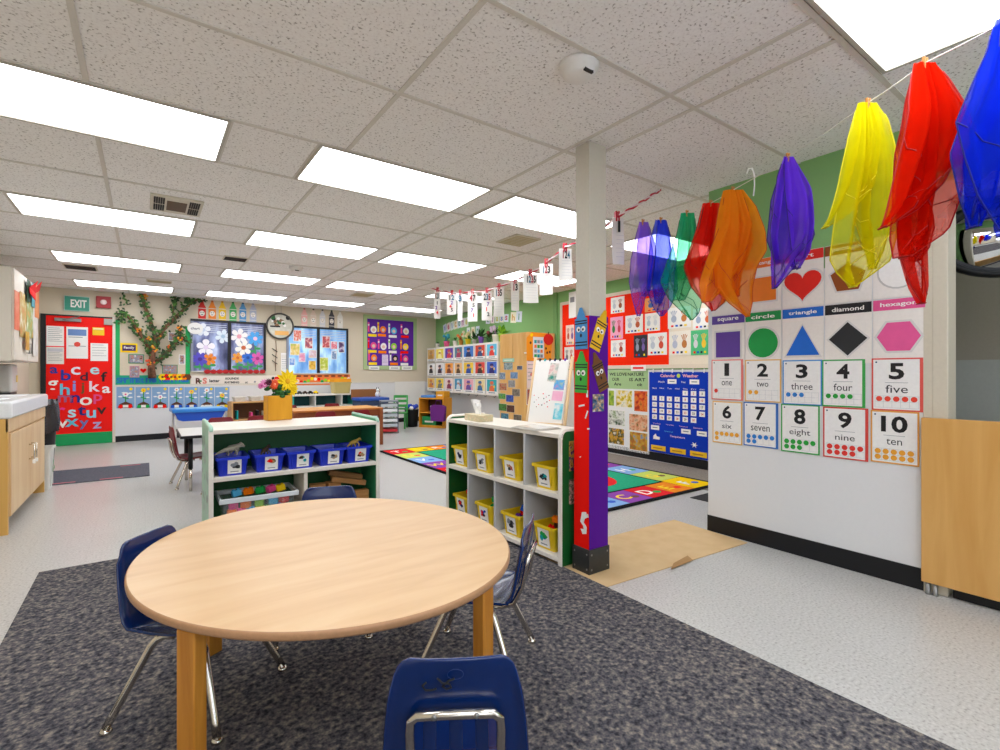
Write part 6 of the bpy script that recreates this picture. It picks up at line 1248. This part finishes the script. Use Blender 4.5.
b = MB(); 
for sx in (0, .33):
    for sy in (0, .34): b.box(sx, sx+.02, sy, sy+.02, 0, .62, mat('#5d6470', .4, .5))
b.box(0, .35, 0, .36, .60, .62, mat('#8a9098', .4)); b.build('frame', t)
for k in range(6):
    b = MB(); b.box(.022, .328, -.015, .34, .03+.095*k, .03+.095*k+.055, mat('#c22a34', .4) if k == 0 else mat(('#dfe3e6', '#b9c2c8')[k % 2], .3), .006); b.build('drawer', t)
GC = mat('#3f9a4a', .45)
t = thing('wooden_chair', 'small green painted chair with a ladder back', 'chair', (4.30, 9.62, 0), math.radians(-35))
b = MB(); b.box(-.16, .16, -.16, .15, .31, .335, GC, .006); b.build('seat', t)
for sx in (-1, 1):
    b = MB(); b.box(sx*.14-.015, sx*.14+.015, -.15, -.12, 0, .31, GC, .003); b.build('leg', t)
    b = MB(); b.tube([(sx*.14, .13, .001), (sx*.14, .135, .33), (sx*.135, .19, .68)], .017, GC, 8); b.build('leg', t)
b = MB()
for z in (.46, .56, .655): b.box(-.135, .135, .135+.055*(z-.33)/.35, .155+.055*(z-.33)/.35, z-.028, z+.028, GC, .004)
b.box(-.13, .13, .125, .14, .38, .41, GC); b.build('back_slats', t)
t = thing('waste_bin', 'black waste bin with a blue and white liner beside the green chair', 'bin', (4.66, 9.78, 0), 0); b = MB(); b.lathe([(.12, 0), (.15, .36), (.155, .37), (.14, .365)], mat('#17171b', .5), 18); b.build('bin_body', t)
b = MB(); rr = random.Random(8)
for k in range(9): a = k*.7; b.ball((.10*math.cos(a), .10*math.sin(a), .40+.02*(k % 3)), (.05, .05, .045), mat('#2a4ac0', .5) if k % 3 else PAPER, 8)
b.build('liner', t)
OS = wood('orange_shelf', '#d98f22', '#e6a238', 1.6, 'z', .4)
t = thing('toy_shelf', 'orange wooden toy shelf in the far corner under the cubbies', 'shelf', (4.74, 9.60, 0), math.radians(-62)); W, D, H = .62, .34, .60
b = MB(); b.box(0, .025, 0, D, 0, H, OS, .004); b.box(W-.025, W, 0, D, 0, H, OS, .004); b.box(.025, W-.025, D-.015, D, 0, H, DKB); b.box(0, W, 0, D, H, H+.025, OS, .004); b.box(.025, W-.025, 0, D-.015, .30, .32, OS); b.box(.025, W-.025, 0, D-.015, .0, .05, OS); b.build('carcass', t)
bs = (4.74, 9.60, 0.0); ba = math.radians(-62)
for nm_, lab, cat, x, y, z, sx_, sy_, sz_, m in (('foam_mat', 'folded blue mat on top of the orange shelf', 'mat', .2, .17, .6255, .34, .28, .05, mat('#4a86d0', .6)), ('storage_box', 'orange box on top of the shelf under the cubbies', 'box', .48, .2, .6255, .2, .24, .14, mat('#e0a020', .6)), ('storage_box', 'green box in the lower bay of the orange shelf', 'box', .24, .14, .0505, .36, .22, .18, mat('#1f8a4a', .5)), ('storage_box', 'white box in the upper bay of the orange shelf', 'box', .36, .14, .3205, .2, .2, .14, mat('#d8d2cc', .5))):
    b = MB(); b.box(-sx_/2, sx_/2, -sy_/2, sy_/2, 0, sz_, m, .008); b.box(-sx_*.3, sx_*.3, -sy_/2-.001, -sy_/2, sz_*.3, sz_*.5, mat('#e8e2d8', .6)) if nm_ == 'storage_box' else None
    o = b.build(nm_, None, place(bs, ba, x, y, z), ba); tag(o, lab, cat)
t = thing('tote_bag', 'purple tote bag hanging at the end of the orange shelf', 'bag', place(bs, ba, .56, -.10, .16), ba); b = MB(); b.prism([(-.15, 0), (.15, 0), (.17, .30), (.10, .33), (-.12, .33), (-.17, .29)], -.05, .05, mat('#6a1f7a', .7), True); b.build('bag_body', t); b = MB(); b.tube([(-.08, 0, .32), (-.05, 0, .42), (.05, 0, .42), (.08, 0, .32)], .008, mat('#5a1868', .7), 6); b.build('strap', t)
# ================================================================== scarves on their line
def L_at(px, py, zz=None):
    r = ray(px, py); k = (zz-EYE)/r[2]; return Vector((r[0]*k, r[1]*k, zz))
ZL = 2.25
PIN = mat('#c98a4a', .6)
def scarf(name_c, hexa, hemc, top, panels, label, alpha=.62, pin=True):
    # panels: outlines in the photo as (y, left, right) rows; each is a gathered, pleated fall of cloth hanging from the pinch
    P0 = L_at(top[0], top[1], ZL); d = P0.x*sn_+P0.y*cs_; k = d/F_PX
    t = thing('scarf', label, 'scarf', P0, -YAW, 'sheer scarves on the line'); b = MB(); m = sheer('sheer_'+name_c, hexa, alpha); hm = mat(hemc, .7); hb = MB()
    rr = random.Random(sum(map(ord, name_c)))
    for pi_, rows in enumerate(panels):
        ph = rr.uniform(0, 6); yo = (pi_-len(panels)/2)*.022; NU = 30; NV = 30; ys_ = [r[0] for r in rows]; G_ = []
        for i in range(NV):
            y = ys_[0]+(ys_[-1]-ys_[0])*i/(NV-1)
            for j in range(len(rows)-1):
                if rows[j][0] <= y <= rows[j+1][0]+1e-6: break
            f = (y-rows[j][0])/(rows[j+1][0]-rows[j][0]); f2 = f; l = rows[j][1]+(rows[j+1][1]-rows[j][1])*f2; r_ = rows[j][2]+(rows[j+1][2]-rows[j][2])*f2
            wd = (r_-l)*k; G = []; v = i/(NV-1)
            for q in range(NU):
                s = q/(NU-1); x = (l+(r_-l)*s-top[0])*k; z = -(y-top[1])*k
                amp = min(.055, .02+wd*.28)*min(1, .25+v*1.6)
                yy = amp*(math.sin(s*9.5+ph+1.2*v)+.5*math.sin(s*17+2.1*ph+2*v)+.16*math.sin(s*31+3*v+ph))*.7+yo*min(1, v*3)
                x += .10*wd*math.sin(s*6.283+ph+v*2)*.4*min(1, v*2)
                G.append((x, yy, z))
            G_.append(G)
        b.grid(G_, m)
        edge = [g[0] for g in G_[2:]]+G_[-1][1:]+[g[-1] for g in reversed(G_[2:-1])]
        hb.tube(edge, .0026, hm, 5)
        for q0 in (.45+.1*rr.random(), .68):          # folded-over hems showing through the cloth
            j0, j1 = (0, NU-1) if rr.random() < .5 else (NU-1, 0); hb.tube([G_[int((q0+(.97-q0)*w_/12)*(NV-1))][int(j0+(j1-j0)*w_/12*.8)] for w_ in range(13)], .0021, hm, 5)
    b.build('fabric', t, weld=False); hb.build('hem', t)
    if pin:
        c = thing('clothespin', 'small wooden clothespin holding the %s scarf' % name_c, 'clothespin', P0+Vector((0, 0, -.012)), -YAW+.4, 'clothespins on the scarf line'); b = MB()
        for s in (-1, 1): b.M = Matrix.Rotation(s*.10, 4, 'Y'); b.box(s*.0045-.003, s*.0045+.003, -.005, .005, -.012, .032, PIN, .001)
        b.M = None; b.build('jaws', c); b = MB(); b.tube([(-.006, 0, .008), (0, -.006, .008), (.006, 0, .008), (0, .006, .008), (-.006, 0, .008)], .0012, STEEL, 5); b.build('spring', c)
    return P0
pts = []
pts.append(scarf('violet', '#a878f2', '#54289a', (643, 222), [[(222, 639, 648), (240, 634, 652), (262, 629, 656), (284, 627, 652), (300, 630, 645), (316, 636, 640)], [(222, 640, 648), (250, 638, 655), (280, 640, 652), (296, 642, 648)]], 'violet sheer scarf at the far end of the line by the pillar', 0.42))
pts.append(scarf('royal blue', '#2f58ff', '#122080', (661, 220), [[(220, 655, 667), (240, 649, 672), (262, 646, 676), (290, 645, 676), (308, 652, 668), (316, 659, 662)], [(220, 657, 667), (250, 654, 674), (285, 650, 670), (303, 655, 662)]], 'royal blue sheer scarf second from the far end of the line', 0.46))
pts.append(scarf('sea green', '#1fd69c', '#0a6a48', (687, 213), [[(213, 681, 694), (235, 676, 694), (258, 668, 690), (282, 660, 694), (300, 668, 704), (314, 682, 700), (320, 689, 692)], [(213, 682, 694), (240, 680, 696), (268, 678, 698), (300, 674, 684)]], 'sea green sheer scarf between the royal blue and red ones', 0.42))
pts.append(scarf('scarlet', '#ff2c1c', '#8a0f0c', (711, 203), [[(203, 703, 719), (225, 697, 720), (245, 690, 720), (268, 682, 728), (288, 690, 732), (303, 702, 722), (311, 710, 713)], [(203, 704, 717), (240, 695, 718), (262, 686, 716), (278, 691, 704)]], 'scarlet sheer scarf half behind the orange one', 0.66))
pts.append(scarf('orange', '#ffa426', '#c8540a', (733, 190), [[(190, 724, 743), (208, 719, 754), (232, 714, 760), (252, 711, 761), (268, 712, 752), (288, 713, 748), (303, 726, 748), (317, 743, 746)], [(190, 725, 741), (225, 720, 752), (262, 706, 746), (285, 698, 730), (302, 700, 712)], [(190, 728, 742), (240, 730, 757), (275, 727, 744), (296, 733, 741)]], 'orange sheer scarf in front of the number wall corner', 0.84))
pts.append(scarf('purple', '#8a4cf2', '#2f1470', (788, 157), [[(157, 783, 794), (178, 773, 803), (205, 766, 812), (235, 762, 815), (252, 764, 806), (270, 768, 790), (289, 770, 773)], [(157, 784, 794), (190, 782, 812), (225, 784, 816), (252, 786, 812), (269, 792, 799)], [(157, 785, 793), (200, 772, 800), (240, 768, 796), (262, 776, 786)]], 'purple sheer scarf above the heart poster', 0.50))
pts.append(scarf('yellow', '#f2ec14', '#cfc80a', (868, 103), [[(103, 858, 876), (120, 852, 884), (150, 845, 888), (190, 836, 890), (230, 829, 894), (262, 825, 888), (278, 832, 866), (288, 845, 850)], [(103, 858, 872), (140, 846, 880), (190, 834, 874), (215, 826, 850), (228, 822, 826)], [(103, 862, 876), (160, 858, 890), (220, 856, 893), (250, 866, 886), (268, 872, 878)]], 'yellow sheer scarf over the pentagon poster', 0.50))
pts.append(scarf('red', '#f2280c', '#a80f08', (925, 63), [[(63, 914, 934), (82, 907, 941), (110, 898, 947), (150, 890, 946), (190, 880, 928), (215, 874, 904), (232, 869, 874)], [(63, 916, 934), (100, 906, 944), (150, 898, 945), (200, 896, 944), (235, 893, 932), (259, 891, 900)], [(63, 920, 934), (90, 930, 944), (113, 934, 956), (142, 932, 968), (152, 936, 966), (170, 940, 950)], [(63, 918, 932), (130, 910, 940), (190, 898, 930), (250, 899, 930), (285, 911, 931), (303, 923, 926)], [(63, 918, 932), (140, 914, 944), (195, 912, 944), (222, 910, 946), (245, 916, 938), (258, 922, 928)]], 'red sheer scarf nearest the doorway frame', 0.55))
pts.append(scarf('deep blue', '#1a3ff0', '#0c1a80', (1012, 18), [[(18, 998, 1026), (50, 988, 1050), (90, 965, 1070), (125, 949, 1075), (160, 956, 1070), (200, 968, 1056), (228, 984, 1010), (238, 992, 996)], [(18, 1000, 1024), (80, 990, 1040), (130, 972, 1050), (180, 985, 1060), (216, 990, 1030)], [(18, 1000, 1024), (90, 985, 1030), (150, 960, 1000), (200, 966, 992), (226, 974, 980)]], 'deep blue sheer scarf cut by the edge beside the mirror', 0.50))
# the line itself, from the pillar side to the wall over the doorway
a0 = pts[0]; a1 = pts[-1]; st = Vector((a0.x+.1, a0.y+.35, CEIL-.008)); en = a1+(a1-pts[-2]).normalized()*.45; en.z = CEIL-.008
b = MB(); P = [st]
for i in range(len(pts)): 
    if i: mdl = (pts[i-1]+pts[i])/2; mdl.z -= .012*((pts[i]-pts[i-1]).length); P.append(mdl)
    P.append(pts[i])
P.append(en); b.tube(P, .0022, mat('#e9e6dd', .6), 6)
tag(b.build('scarf_line'), 'white string the sheer scarves hang from', 'string')
b = MB(); c = L_at(752, 178, ZL); vX = Vector((cs_, -sn_, 0)); b.tube([c+vX*q[0]+Vector((0, 0, q[1])) for q in ((-.03, .02), (-.02, .05), (.0, .055), (.012, .02), (.014, -.04), (.008, -.10))], .0035, PAPER, 6); tag(b.build('plastic_hook'), 'thin white plastic hook hanging between the orange and purple scarves', 'hook')
# ================================================================== garland of number papers
far = Vector(at_z(431, 290, 2.40)); ctl = [(452, 293, 2.27), (486, 291, 2.24), (515, 281, 2.23), (540, 268, 2.22), (566, 247, 2.24), (592, 236, 2.26), (617, 217, 2.30), (640, 203, 2.36), (660, 190, CEIL-.01)]
GP = [far]+[Vector(at_z(*c)) for c in ctl]
GP[0].z = 2.42
gm = MB(); R1, R2 = mat('#c0203a', .7), mat('#f0e0e2', .7)
def gl_at(px):                                        # point on the line under a photo column
    for i in range(len(ctl)-1):
        if ctl[i][0] <= px <= ctl[i+1][0]:
            f = (px-ctl[i][0])/(ctl[i+1][0]-ctl[i][0]); return GP[i+1]+(GP[i+2]-GP[i+1])*f
    return GP[1]+(GP[0]-GP[1])*((452-px)/21.0)
fine = []
for i in range(len(GP)-1):
    for q in range(7): fine.append(GP[i]+(GP[i+1]-GP[i])*q/7)
fine.append(GP[-1])
for s_, m in ((0, R1), (1, R2)):
    gm.tube([p+Vector((.007*math.cos(k*1.6+s_*PI), 0, .007*math.sin(k*1.6+s_*PI))) for k, p in enumerate(fine)], .007, m, 6)
tag(gm.build('garland_cord'), 'red and white twisted garland cord holding the number papers', 'garland')
paps = [(438, 318, 6, '123', None), (452, 314, 9.5, '12', None), (460.5, 320, 5, '3', None), (473, 321, 9.5, '47', None), (487, 320, 10.5, '235', None), (500, 316, 10.5, '135', None), (515, 310, 8, '13', None), (531, 302, 16, '1235', None), (547, 294, 13, '123', None), (565, 280, 13, '124', None), (617, 264, 12, '1', None)]
ordn = ['first', 'second', 'third', 'fourth', 'fifth', 'sixth', 'seventh', 'eighth', 'ninth', 'tenth', 'eleventh']
for k, (px, yb, wpx, s_, _) in enumerate(paps):
    p = gl_at(px); d = p.x*sn_+p.y*cs_; kk = d/F_PX; top_y = CY-(p.z-EYE)/kk; H = (yb-top_y)*kk; W = wpx*kk
    rz = -YAW+random.uniform(-.25, .25); b = MB(); rows = []
    for i in range(9):
        f = i/8; rows.append([(-W/2+W*q/4, -.012-.02*math.sin(f*2.5+q*.8+k)*f-.012*(q-2)*(q-2)/4*f, -H*f) for q in range(5)])
    b.grid(rows, PAPER); n = len(s_)
    for q, ch in enumerate(s_):
        b.text(ch, -W*.32+W*.64*(q+.5)/n, -H*.20, min(.085, H*.24), -.034, (mat('#a81c34', .6), BLACK, mat('#2f6a8a', .6))[(q+k) % 3], .04, w=min(.055, W*.6/n)*(.36 if ch == '1' else 1))
    if k in (0, 1, 3, 4):
        for q in range(3): b.text('12457'[(q+k) % 5], W*(.1-.15*(q % 2)), -H*(.45+.17*q), .05, -.05, (BLACK, mat('#7a4aa8', .6), RED)[(q+k) % 3], .03)
    else:
        for q in range(6): b.rect(-W*.35, W*.35, -H*(.4+.09*q)-.001, -H*(.4+.09*q)+.001, -.05, mat('#c9c9d2', .7))
    o = b.build('number_paper', None, p+Vector((0, 0, -.010)), rz, weld=False); tag(o, 'white paper of painted digits hanging on the garland, %s from the corner end' % ordn[k], 'artwork', 'number papers on the garland')
    c = thing('clothespin', 'small red clothespin at the %s garland paper' % ordn[k], 'clothespin', p+Vector((0, 0, -.005)), rz, 'red clothespins on the garland'); b = MB()
    for s in (-1, 1): b.box(s*.010-.006, s*.010+.006, -.016, .016, -.03, .045, mat('#c8243c', .5), .002)
    b.build('jaws', c)
